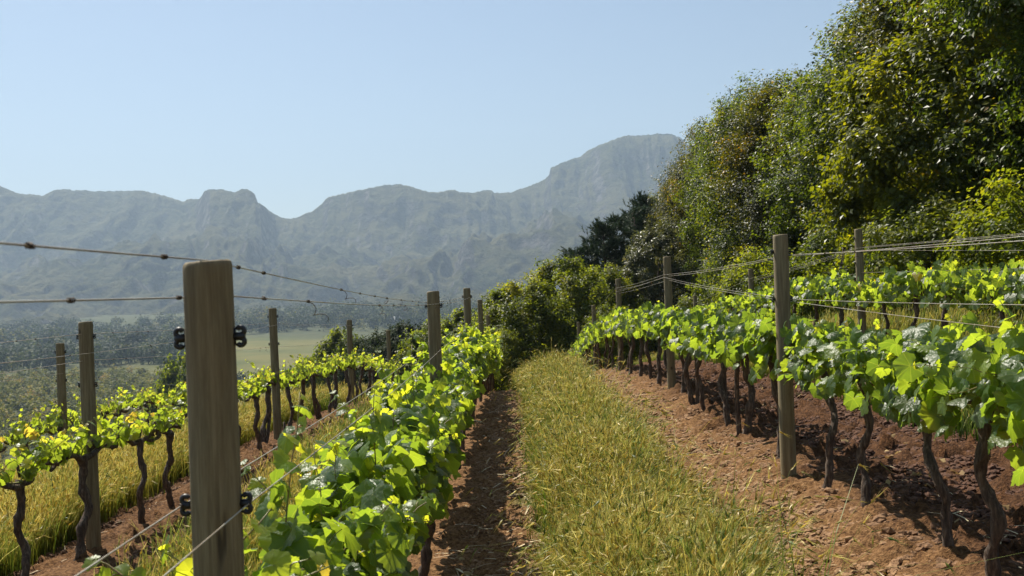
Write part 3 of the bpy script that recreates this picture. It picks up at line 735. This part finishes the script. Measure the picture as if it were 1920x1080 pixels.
o = obj('grass', gg.mesh('grass_forest', M['grass'], False)); tag(o, 'grass at the foot of the forest edge', 'grass', kind='stuff')

rng = np.random.default_rng(77)
ico_v = []; ph = (1+5**.5)/2
ico_v = nrm(np.array([(-1, ph, 0), (1, ph, 0), (-1, -ph, 0), (1, -ph, 0), (0, -1, ph), (0, 1, ph), (0, -1, -ph), (0, 1, -ph), (ph, 0, -1), (ph, 0, 1), (-ph, 0, -1), (-ph, 0, 1)], float))
ico_f = np.array([(0, 11, 5), (0, 5, 1), (0, 1, 7), (0, 7, 10), (0, 10, 11), (1, 5, 9), (5, 11, 4), (11, 10, 2), (10, 7, 6), (7, 1, 8), (3, 9, 4), (3, 4, 2), (3, 2, 6), (3, 6, 8), (3, 8, 9), (4, 9, 5), (2, 4, 11), (6, 2, 10), (8, 6, 7), (9, 8, 1)])
def clods(n, xr_, yr_, seed, red):
    rng = np.random.default_rng(seed); g = Geo()
    x = rng.uniform(*xr_, n); y = yr_[0]*(yr_[1]/yr_[0])**rng.random(n)
    keep = soil_mask(x, y) > .5
    x, y = x[keep], y[keep]; n = len(x)
    sz = np.clip(rng.lognormal(math.log(.0075), .6, n), .003, .028)*(1 if not red else 1.15)*(1+y*.03)
    z = G(x, y)+.03*np.exp(-((x-2.0)/.28)**2)+sz*.25+.005
    for v in range(6):
        s_ = np.arange(n) % 6 == v
        TV = ico_v*(1+rng.uniform(-.35, .35, (12, 1)))*np.array([1, rng.uniform(.7, 1.1), rng.uniform(.5, .8)])
        a = rng.uniform(0, 6.28, s_.sum()); o_ = np.zeros_like(a)
        Xd = np.stack([np.cos(a), np.sin(a), o_], -1); Yd = np.stack([-np.sin(a), np.cos(a), o_], -1); Zd = np.stack([o_, o_, o_+1], -1)
        rr = sstep(1.7, 2.4, x[s_]) if red else np.where(x[s_] < -1.2, .7, 0)
        scatter(g, TV, ico_f, np.stack([x, y, z], -1)[s_], Xd, Yd, Zd, sz[s_], None, red=rr)
    return g
o = obj('soil_clod_scatter', clods(42000, (1.2, 3.5), (3.6, 22), 3, True).mesh('soil_clods_r', M['clod'], False)); tag(o, 'crumbly reddish soil clods under the right vine row', 'soil', kind='stuff')
o = obj('soil_clod_scatter', clods(24000, (-1.4, .2), (3.6, 22), 4, False).mesh('soil_clods_l', M['clod'], False)); tag(o, 'crumbly tan soil clods beside the left vine row', 'soil', kind='stuff')
o = obj('soil_clod_scatter', clods(16000, (-4.0, -2.2), (4.6, 18), 5, False).mesh('soil_clods_ll', M['clod'], False)); tag(o, 'crumbly soil clods under the thin-leaved left row', 'soil', kind='stuff')
g = Geo(); n_ = 1700; x = rng.choice([0, 1, 2], n_, p=[.4, .35, .25]); x = np.where(x == 0, rng.uniform(-.6, .4, n_), np.where(x == 1, rng.uniform(1.1, 2.6, n_), rng.uniform(-3.8, -2.3, n_)))
y = 3.8*(16/3.8)**rng.random(n_); z = G(x, y)+.022; a = rng.uniform(0, 6.28, n_); ln = rng.gamma(2, .02, n_)+.01
Xd = np.stack([np.cos(a), np.sin(a), rng.normal(0, .12, n_)], -1); Zd = np.tile([0, 0, 1.], (n_, 1)); Yd = np.cross(Zd, Xd)
TV = np.array([[-1, -.05, 0], [0, -.06, .10], [1, -.03, 0], [1, .03, 0], [0, .06, .10], [-1, .05, 0]]); TF = np.array([[0, 1, 4, 5], [1, 2, 3, 4]])
scatter(g, TV, TF, np.stack([x, y, z], -1), Xd, Yd, Zd, ln, None, rnd=rng.random(n_))
o = obj('straw_litter', g.mesh('straw', M['straw'], False)); tag(o, 'pale bits of straw lying on the bare soil', 'straw', kind='stuff')

g = Geo(); n_ = 420; x = np.where(rng.random(n_) < .5, rng.uniform(-1.1, .1, n_), rng.uniform(1.4, 3.2, n_)); y = 3.8*(18/3.8)**rng.random(n_)
pos_ = np.stack([x, y, G(x, y)+.03], -1); Zd = nrm(np.array([0, 0, 1.])+rng.normal(0, .35, (n_, 3))); Xd, Yd, Zd = leaf_frames(Zd, rng.normal(0, 1, (n_, 3)))
for k, (TV, TF, VN) in enumerate(LLO[:3]):
    s_ = np.arange(n_) % 3 == k; scatter(g, TV*np.array([1, 1, 2.5]), TF, pos_[s_], Xd[s_], Yd[s_], Zd[s_], rng.uniform(.03, .07, s_.sum()), None, rnd=rng.random(s_.sum()))
o = obj('leaf_litter', g.mesh('leaf_litter', M['dead_leaf'])); tag(o, 'curled brown dead leaves strewn on the bare soil', 'leaf litter', kind='stuff')
# young dead stake in the left row
g = Geo(); add_tube(g, [[0, 0, -.05], [.004, 0, .15], [-.003, .01, .30]], [.022, .02, .014], 8, .15, rng)
o = obj('vine_stump', g.mesh('vine_stump', M['bark']), loc=(-2.98, 12.75, float(G(-2.98, 12.75)))); tag(o, 'short dark vine stump standing near the second post of the thin-leaved row', 'vine stump')

# ------------------------------------------------------------------ trees
LEAF4 = (np.array([[0, 0, 0], [.34, .45, .08], [0, 1, -.06], [-.34, .45, .08]]), np.array([[0, 1, 2], [0, 2, 3]]))
def crown_geo(seed, prof, nclump, per, lsz, rc, droop=0., shell=.72, asp=1.0, russet=0.):
    """prof: list (z, radius). leaf clumps are spread through the outer part of the crown envelope"""
    rng = np.random.default_rng(seed); zp = [p[0] for p in prof]; rp = [p[1] for p in prof]
    zc = rng.uniform(zp[0], zp[-1], nclump*3); w_ = np.interp(zc, zp, rp); zc = zc[rng.random(len(zc)) < w_/max(rp)][:nclump]
    k = len(zc); th = rng.uniform(0, 6.283, k); rad = np.interp(zc, zp, rp)*(1+.30*(vnoise(th*1.3+seed, zc*.7, seed)-.5))*rng.uniform(shell, 1.0, k)**.6
    C = np.stack([rad*np.cos(th), rad*np.sin(th)*asp, zc], -1)
    g = Geo()
    cr = rc*rng.uniform(.6, 1.35, k)
    npc = (per*(cr/rc)**2).astype(int); ci = np.repeat(np.arange(k), npc); n_ = len(ci)
    d = nrm(rng.normal(0, 1, (n_, 3))); rr = rng.random(n_)**.45
    KT = 16; oc = nrm(C*np.array([1, 1, .25])+1e-6)
    TW = nrm(rng.normal(0, 1, (k, KT, 3))+oc[:, None]*.55+np.array([0, 0, .35])); TL = rng.uniform(.55, 1.35, (k, KT))
    ti = rng.integers(0, KT, n_); along = rng.random(n_)**.6
    d = nrm(TW[ci, ti]+.25*d); P = C[ci]+TW[ci, ti]*(along*cr[ci]*TL[ci, ti])[:, None]+rng.normal(0, .07, (n_, 3))*(.5+rc)
    P[:, 2] -= droop*rr*cr[ci]*rng.random(n_)
    outc = nrm(C*np.array([1, 1, .25])-np.array([0, 0, .25*np.mean(zp)]))[ci]
    nv = d*.7+outc*.3+np.array([0, 0, .65])+rng.normal(0, .5, (n_, 3))
    tip = d*.5+np.array([0, 0, .1-droop])+rng.normal(0, .6, (n_, 3))
    Xd, Yd, Zd = leaf_frames(nv, tip)
    cv = rng.normal(0, .16, k)[ci]
    rnd = np.clip(rng.beta(2, 2.4, n_)*.75+cv+.10*rr+russet*(rng.random(n_) < .12), 0, 1)
    scatter(g, LEAF4[0], LEAF4[1], P, Xd, Yd, Zd, lsz*rng.uniform(.6, 1.3, n_), None, rnd=rnd)
    return g, C
def limbs_geo(seed, h, C, r0, nb=16, trunks=1):
    rng = np.random.default_rng(seed); g = Geo(); gl = Geo()
    for tr in range(trunks):
        q = np.linspace(0, 1, 10); off = rng.uniform(-.4, .4, 2)*(tr > 0)
        P = np.stack([off[0]*q*2+.12*np.sin(q*5+seed), off[1]*q*2+.1*np.sin(q*4+2*seed), -.4+q*(h*.8+.4)], -1)
        add_tube(g, P, r0*(1-.8*q)*(1+.5*np.exp(-q*10)), 10, .08, rng)
    for c in C[rng.permutation(len(C))[:nb]]:
        a = np.array([0, 0, max(.5, c[2]*.55)]); q = np.linspace(0, 1, 6)[:, None]
        P = a+(c-a)*q+np.array([0, 0, 1])*.25*np.sin(q*3.14)*.6
        add_tube(gl, P, r0*.32*(1-.75*q[:, 0]), 6, .1, rng)
    return g, gl
def make_tree(name, seed, prof, nclump, per, lsz, rc, mat_, droop=0, shell=.72, r0=.13, trunks=1, asp=1., russet=0, nb=16):
    g, C = crown_geo(seed, prof, nclump, per, lsz, rc, droop, shell, asp, russet)
    t, l = limbs_geo(seed, prof[-1][0], C, r0, nb, trunks)
    return dict(crown=g.mesh('crown', M[mat_], False), trunk=t.mesh('trunk', M['tbark']), limb=l.mesh('limb', M['tbark']))
def place_tree(kindname, ms, x, y, rot, label, cat, group=None, scale=(1, 1, 1), dz=0, crown_mat=None):
    root = obj(kindname, None, loc=(x, y, float(G(x, y))+dz)); root.rotation_euler = (0, 0, rot); root.scale = scale
    tag(root, label, cat, group)
    for nm in ('trunk', 'limb', 'crown'):
        if nm in ms: obj({'trunk': 'trunk', 'limb': 'limb_framework', 'crown': 'crown'}[nm], ms[nm], root)
    return root
HEDGE = [(0.1, 1.9), (1.0, 2.3), (2.5, 2.7), (4.2, 2.9), (5.8, 2.6), (7.0, 1.9), (7.9, .9), (8.2, .4)]
tA = make_tree('A', 1, HEDGE, 105, 900, .10, .90, 'forest_leaf', russet=.12)
tB = make_tree('B', 2, HEDGE, 100, 900, .096, .92, 'russet_leaf')
tC = make_tree('C', 3, HEDGE, 115, 830, .10, .85, 'forest_leaf', russet=.08)
tD = make_tree('D', 4, [(1.4, 2.2), (2.6, 2.8), (4.0, 2.9), (5.4, 2.3), (6.3, 1.2)], 130, 360, .15, .60, 'bright_leaf', droop=.8)
FT = [ # x, y, variant, scale xy, scale z, label
 (10.4, 14.2, tC, 1.0, 1.05, 'dark glossy-leaved tree filling the right edge of the photo'),
 (10.9, 18.2, tA, 1.05, 1.10, 'tall dark green tree at the upper right, behind the bright drooping tree'),
 (8.8, 19.6, tD, .80, .80, 'bright green drooping broad-leaved tree overhanging a dark hollow'),
 (11.8, 22.4, tB, 1.12, 1.0, 'tall brownish green tree reaching the top of the photo'),
 (10.9, 26.4, tA, 1.0, .94, 'green glossy tree left of the dark hollow in the forest edge'),
 (11.4, 30.0, tC, 1.12, .97, 'green tree with orange-tinged leaf tips, mid forest edge'),
 (10.5, 34.2, tB, 1.0, .98, 'russet-tipped tree in the middle of the forest edge'),
 (10.9, 38.6, tA, 1.12, 1.07, 'green tree in the sloping forest top, left of middle'),
 (10.7, 43.0, tC, 1.0, 1.16, 'bushy green tree where the forest edge starts to fall away'),
 (10.4, 47.5, tB, 1.0, 1.18, 'russet tree whose top overlaps the high mountain'),
 (10.4, 52.0, tB, 1.0, 1.12, 'brown-green tree at the left end of the tall forest'),
 (10.6, 57.0, tA, 1.0, 1.10, 'green tree just behind the pines at the forest end'),
 (14.6, 17.0, tC, 1.1, 1.2, 'tree standing behind the first forest row at the right edge'),
 (15, 24.0, tA, 1.1, 1.1, 'second-row forest tree behind the tallest brownish tree'),
 (15, 31.0, tC, 1.1, 1.0, 'second-row forest tree behind the orange-tinged one'),
]
for k, (x, y, ms, sx, sz, lab) in enumerate(FT):
    place_tree('broadleaf_tree', ms, x, y, k*1.9, lab, 'tree', 'broadleaf trees of the forest edge', (sx, sx, sz))
# understorey shrubs in front of the forest
sh1 = make_tree('S', 11, [(0, .8), (.6, 1.1), (1.3, 1.0), (2.0, .35)], 60, 260, .08, .34, 'bush_leaf', r0=.05, trunks=3)
for k, (x, y, s_, lab) in enumerate([(7.2, 13.2, .95, 'low leafy shrub at the forest foot on the right edge'), (7.5, 17.8, 1.0, 'low shrub beneath the drooping bright tree'), (7.6, 23.0, 1.05, 'low shrub at the forest foot beside the upper row'), (7.7, 29.0, 1.2, 'leafy shrub at the forest foot, behind the second right-hand post'), (7.3, 36, 1.2, 'shrub at the forest foot near the silver-leaved tree')]):
    place_tree('shrub', sh1, x, y, k*2.2, lab, 'shrub', 'shrubs at the forest foot', (s_, s_, s_))
# silver tree, round bushes at the row end
tS = make_tree('Sv', 21, [(0, 1.0), (1.5, 1.5), (3.0, 1.6), (4.6, 1.2), (5.6, .4)], 130, 330, .11, .45, 'silver_leaf')
place_tree('silver_leaved_tree', tS, 6.6, 44.5, .5, 'small grey-green silver-leaved tree below the russet trees', 'tree', scale=(1, 1, 1.05))
BP = [(0, 1.1), (1.2, 1.9), (2.6, 2.0), (4.0, 1.5), (4.9, .5)]
tR1 = make_tree('R1', 31, BP, 150, 380, .12, .50, 'bush_leaf')
tR2 = make_tree('R2', 32, BP, 150, 380, .12, .52, 'bush_leaf')
for x, y, ms, sx, sz, lab in [(.45, 37.5, tR1, .92, .86, 'round yellow-green bushy tree closing off the grass strip'), (2.3, 41.5, tR2, 1.0, 1.10, 'taller rounded green tree between the bushy tree and the pines'), (4.1, 43.5, tR1, .95, 1.0, 'dark green bushy tree beneath the pines'), (-.55, 35.0, tR2, .5, .5, 'small bush at the foot of the grass strip end'), (3.6, 36.5, tR2, .55, .55, 'low green bush behind the end of the right-hand row')]:
    place_tree('bushy_tree', ms, x, y, x*3, lab, 'tree', 'bushy trees at the end of the strip', (sx, sx, sz))
# pines
def make_pine(seed, H, rmax):
    rng = np.random.default_rng(seed); gt = Geo(); gl = Geo(); gn = Geo(); q = np.linspace(0, 1, 14)
    add_tube(gt, np.stack([.15*np.sin(q*3+seed), .1*np.sin(q*4), -.4+q*(H*.97+.4)], -1), .17*(1-.93*q), 10, .08, rng)
    pos = []; dirs = []
    for k in range(90):
        z = H*rng.uniform(.10, .97); f = z/H; ln = rmax*(1.08-f)**.75*rng.uniform(.6, 1.15); a = rng.uniform(0, 6.283)
        q = np.linspace(0, 1, 9); up = rng.uniform(.25, .65)
        P = np.stack([np.cos(a)*ln*q, np.sin(a)*ln*q, z+ln*(up*q**2-.10*q)], -1); P += rng.normal(0, .02, P.shape)*q[:, None]
        add_tube(gl, P, .035*(1-.8*q)*(1.1-f*.6), 5)
        for j in range(3, 9):
            for r_ in range(4 if j > 5 else 3):
                sp = np.array([rng.normal(0, .10), rng.normal(0, .10), rng.normal(.03, .07)])*(.5+.7*q[j])*1.1
                pos.append(P[j]+sp); dirs.append(nrm((P[j]-P[j-1]+np.array([0, 0, .09])+rng.normal(0, .05, 3))[None])[0])
    pos = np.array(pos); dirs = np.array(dirs); n_ = len(pos); K = 26
    P = np.repeat(pos, K, 0); D = np.repeat(dirs, K, 0)
    P = P+D*rng.uniform(-.10, .22, (len(P), 1)); D = nrm(D+rng.normal(0, .38, D.shape)); S_ = nrm(np.cross(D, rng.normal(0, 1, D.shape))); Nn = np.cross(D, S_)
    TV = np.array([[-.075, 0, 0], [.075, 0, 0], [0, 1, 0]]); TF = np.array([[0, 1, 2]])
    scatter(gn, TV, TF, P, S_, D, Nn, rng.uniform(.12, .20, len(P)), None, rnd=np.repeat(rng.random(n_), K)*.8+.1)
    return dict(crown=gn.mesh('needles', M['needle'], False), trunk=gt.mesh('trunk', M['tbark']), limb=gl.mesh('limb', M['tbark']))
p1 = make_pine(3, 9.6, 2.6); p2 = make_pine(4, 8.6, 2.6)
for x, y, ms, h_, sx, lab in [(6.3, 51, p1, 8.6, 1.0, 'dark pine with upswept branches, tallest, beside the russet trees'), (4.75, 50, p2, 8.3, .9, 'dark pine second from the left, its tips against the mountain'), (3.2, 49, p2, 7.2, .8, 'lowest dark pine on the left, reaching toward the valley'), (5.6, 53, p1, 8.9, .9, 'dark pine standing between and behind the other pines'), (7.6, 56, p2, 9.4, 1.0, 'dark pine on the right, half hidden by the russet trees')]:
    place_tree('pine_tree', ms, x, y, x*2.3, lab, 'tree', 'dark pines at the forest end', (sx*1.25, sx*1.25, h_/(9.6 if ms is p1 else 8.6)))

# mid-distance trees below the vineyard, seen over the left rows
MB = make_tree('MB', 41, [(0, 1.2), (1.5, 2.2), (3.2, 2.3), (4.6, 1.6), (5.4, .5)], 150, 300, .19, .62, 'bush_leaf')
MG = make_tree('MG', 42, [(0, 1.2), (1.5, 2.2), (3.2, 2.3), (4.6, 1.6), (5.4, .5)], 150, 300, .19, .62, 'far_leaf')
def at(px, py, y):
    a, b = unproj(px, py); return a*y, b*y+EYE      # x , z
mids = [(880, 598, 62, MB, 'broad olive bush behind the third post of the leafy row'), (815, 615, 66, MB, 'olive-brown bush left of the second leafy-row post'), (770, 622, 70, MG, 'dark green bushy tree behind the leafy row'), (735, 632, 74, MG, 'small dark tree between the last thin-row posts'), (690, 648, 78, MG, 'dark bush in front of the pale field'), (645, 640, 84, MB, 'yellowish bush at the right end of the pale field'), (610, 664, 84, MB, 'low yellow-green bush in front of the pale field'), (920, 600, 70, MG, 'green bushy tree between leafy row and round bush'), (345, 700, 150, MB, 'rounded green tree beyond the left rows by the thick post')]
for k, (px, py, yy, ms, lab) in enumerate(mids):
    x, zt = at(px, py, yy); gz = float(G(x, yy)); h = zt-gz; s_ = max(.5, h/5.4)
    wsc = min(s_, 1.3)*(.85 if yy < 100 else 1.6)
    place_tree('bushy_tree', ms, x, yy, k*1.3, lab, 'tree', 'bushy trees below the vineyard', (wsc, wsc, s_))
x, zt = at(320, 677, 190); gz = float(G(x, 190))
tcol = make_tree('col', 51, [(0, .8), (2, 1.3), (5, 1.3), (8, .9), (9.5, .3)], 110, 200, .34, .55, 'far_leaf')
place_tree('columnar_tree', tcol, x, 190, 0, 'narrow dark upright tree left of the thick post, against the field', 'tree', scale=(1.2, 1.2, (zt-gz)/9.5))

# ------------------------------------------------------------------ valley: woods (masses nobody could count), scrub and single large trees
QF = np.array([[0, 1, 2, 3]]); QV = np.array([[-.5, -.4, 0], [.5, -.4, .08], [.4, .5, 0], [-.4, .45, .08]])
def far_trees(pts, hs, seed, leaf, per, mat_, wr=.42):
    rng = np.random.default_rng(seed); g = Geo(); n_ = len(pts)
    ti = np.repeat(np.arange(n_), per); N_ = len(ti)
    d = nrm(rng.normal(0, 1, (N_, 3))); rr = rng.random(N_)**.3
    lob = 1+.25*np.sin(3*np.arctan2(d[:, 1], d[:, 0])+ti*1.7)+.2*np.sin(5*d[:, 2]+ti)
    H_ = hs[ti]; P = np.stack([pts[ti, 0]+d[:, 0]*rr*H_*wr*lob, pts[ti, 1]+d[:, 1]*rr*H_*wr*lob, pts[ti, 2]+H_*.52+d[:, 2]*rr*H_*.48*lob], -1)
    nv = d+np.array([0, 0, .5])+rng.normal(0, .5, (N_, 3)); X_, Y_, Z_ = leaf_frames(nv, rng.normal(0, 1, (N_, 3)))
    tone = rng.normal(.40, .30, n_)[ti]
    scatter(g, QV, QF, P, X_, Y_, Z_, leaf*rng.uniform(.6, 1.5, N_)*(H_/np.mean(hs))**.5, None, rnd=np.clip(tone+rng.normal(0, .12, N_), 0, 1))
    for i in range(n_) if n_ < 400 else []:
        add_tube(g, [pts[i]+[0, 0, -1], pts[i]+[0, 0, hs[i]*.5]], [hs[i]*.03, hs[i]*.015], 5, rnd=.1)
    return g.mesh('far_trees', M[mat_], False)
def sample_px(rng, n, poly_y, ya, yb, pxa, pxb):
    px = rng.uniform(pxa, pxb, n); yy = rng.uniform(ya, yb, n)
    u_ = (px-960)/F_PX; x = u_*yy; return np.stack([x, yy, G(x, yy)-.3], -1)
rng = np.random.default_rng(9)
def belt(name_lab, n, ya, yb, pxa, pxb, h0, h1, seed, leaf=1.5, per=110, mt='far_leaf', obname='woodland', cat='woodland'):
    r_ = np.random.default_rng(seed); p = sample_px(r_, n, None, ya, yb, pxa, pxb); hs = r_.uniform(h0, h1, n)*r_.choice([1, 1, .75, 1.25], n)
    o = obj(obname, far_trees(p, hs, seed, leaf, per, mt)); tag(o, name_lab, cat, kind='stuff')
belt('tree belt across the valley beyond the pale field', 620, 1120, 1560, 380, 1010, 13, 24, 1, 1.7)
belt('darker valley woodland left of the pale field', 330, 640, 900, -120, 345, 9, 16, 2, 1.3)
belt('far valley woodland along the mountain foot on the left', 420, 1000, 1500, -300, 400, 10, 19, 3, 1.8, 90)
belt('green hedge trees along the near edge of the pale field', 120, 455, 520, 420, 720, 4.5, 8, 4, .7)
belt('pale green orchard scrub on the valley floor at left', 1100, 330, 600, -120, 350, 3.5, 6.0, 5, .62, 90, 'scrub_leaf', 'orchard_scrub', 'scrub')
belt('scrub on the slope directly below the left rows', 420, 150, 330, -150, 420, 3.0, 5.5, 6, .42, 110, 'scrub_leaf', 'orchard_scrub', 'scrub')
# single trees that stand out
def lone(px, pyt, y, lab, seed, wr=.42, leaf=.9, per=900, mt='far_leaf'):
    x, zt = at(px, pyt, y); gz = float(G(x, y)); h = zt-gz
    o = obj('valley_tree', None, loc=(x, y, gz)); tag(o, lab, 'tree', 'single large trees in the valley')
    c = obj('crown', far_trees(np.array([[0, 0, h*.12]]), np.array([h*.88]), seed, leaf, per, mt, wr), o)
    g = Geo(); add_tube(g, [[0, 0, -1], [.2, 0, h*.3], [0, .1, h*.6]], [h*.035, h*.025, h*.01], 8); obj('trunk', g.mesh('trunk', M['tbark']), o)
lone(248, 620, 800, 'broad domed dark tree above the valley woodland at left', 31, .50, 1.4, 1400)
lone(652, 562, 1250, 'tall spreading pine rising above the valley tree belt', 32, .40, 1.5, 700)
lone(492, 578, 1200, 'rounded tall tree at the left end of the tree belt', 33, .45, 1.5, 900)
lone(622, 634, 560, 'round grey-green tree at the right side of the pale field', 34, .5, .8, 900)
lone(775, 577, 1300, 'dark tree beside the pale-roofed farmhouse', 35, .5, 1.5, 800)

# farmhouse in the tree belt
def box(g, x0, x1, y0, y1, z0, z1):
    V = np.array([[x, y, z] for z in (z0, z1) for y in (y0, y1) for x in (x0, x1)]); g.add(V, [[0, 2, 3, 1], [4, 5, 7, 6], [0, 1, 5, 4], [2, 6, 7, 3], [0, 4, 6, 2], [1, 3, 7, 5]])
hx, hz = at(745, 594, 1180); hg = hz-7.5; hh = 4.5
b = obj('farmhouse', None, loc=(hx, 1180, hg)); tag(b, 'long low white farmhouse with a pale roof among the valley trees', 'house')
g = Geo(); box(g, -9, 9, -4, 4, -14, hh); obj('wall', g.mesh('wall', M['white'], False), b)
g = Geo(); V = np.array([[-10, -5, hh], [10, -5, hh], [10, 5, hh], [-10, 5, hh], [-8, 0, hh+3.6], [8, 0, hh+3.6]]); g.add(V, [[0, 1, 5, 4], [3, 4, 5, 2]]); g.addF(0, [[0, 4, 3], [1, 2, 5]]); g.addF(0, [[0, 3, 2, 1]]); obj('roof', g.mesh('roof', M['roof'], False), b)
for wx in (-6, -2, 2, 6):
    g = Geo(); box(g, wx-.7, wx+.7, -4.05, -3.9, hh*.35, hh*.75); obj('window', g.mesh('window', M['glass'], False), b)

# ------------------------------------------------------------------ haze
g = Geo(); box(g, -6100, 6100, -3100, 6050, -75, 980)
m, n, p, out = mat('haze_air'); n.nodes.remove(p)
pv = N(n, 'ShaderNodeVolumePrincipled'); pv.inputs['Color'].default_value = (.52, .68, .86, 1); pv.inputs['Density'].default_value = HAZE; pv.inputs['Anisotropy'].default_value = .2
n.links.new(pv.outputs[0], out.inputs['Volume']); o = obj('haze', g.mesh('haze', m, False)); tag(o, 'thin blue haze filling the valley air', 'haze', kind='stuff')
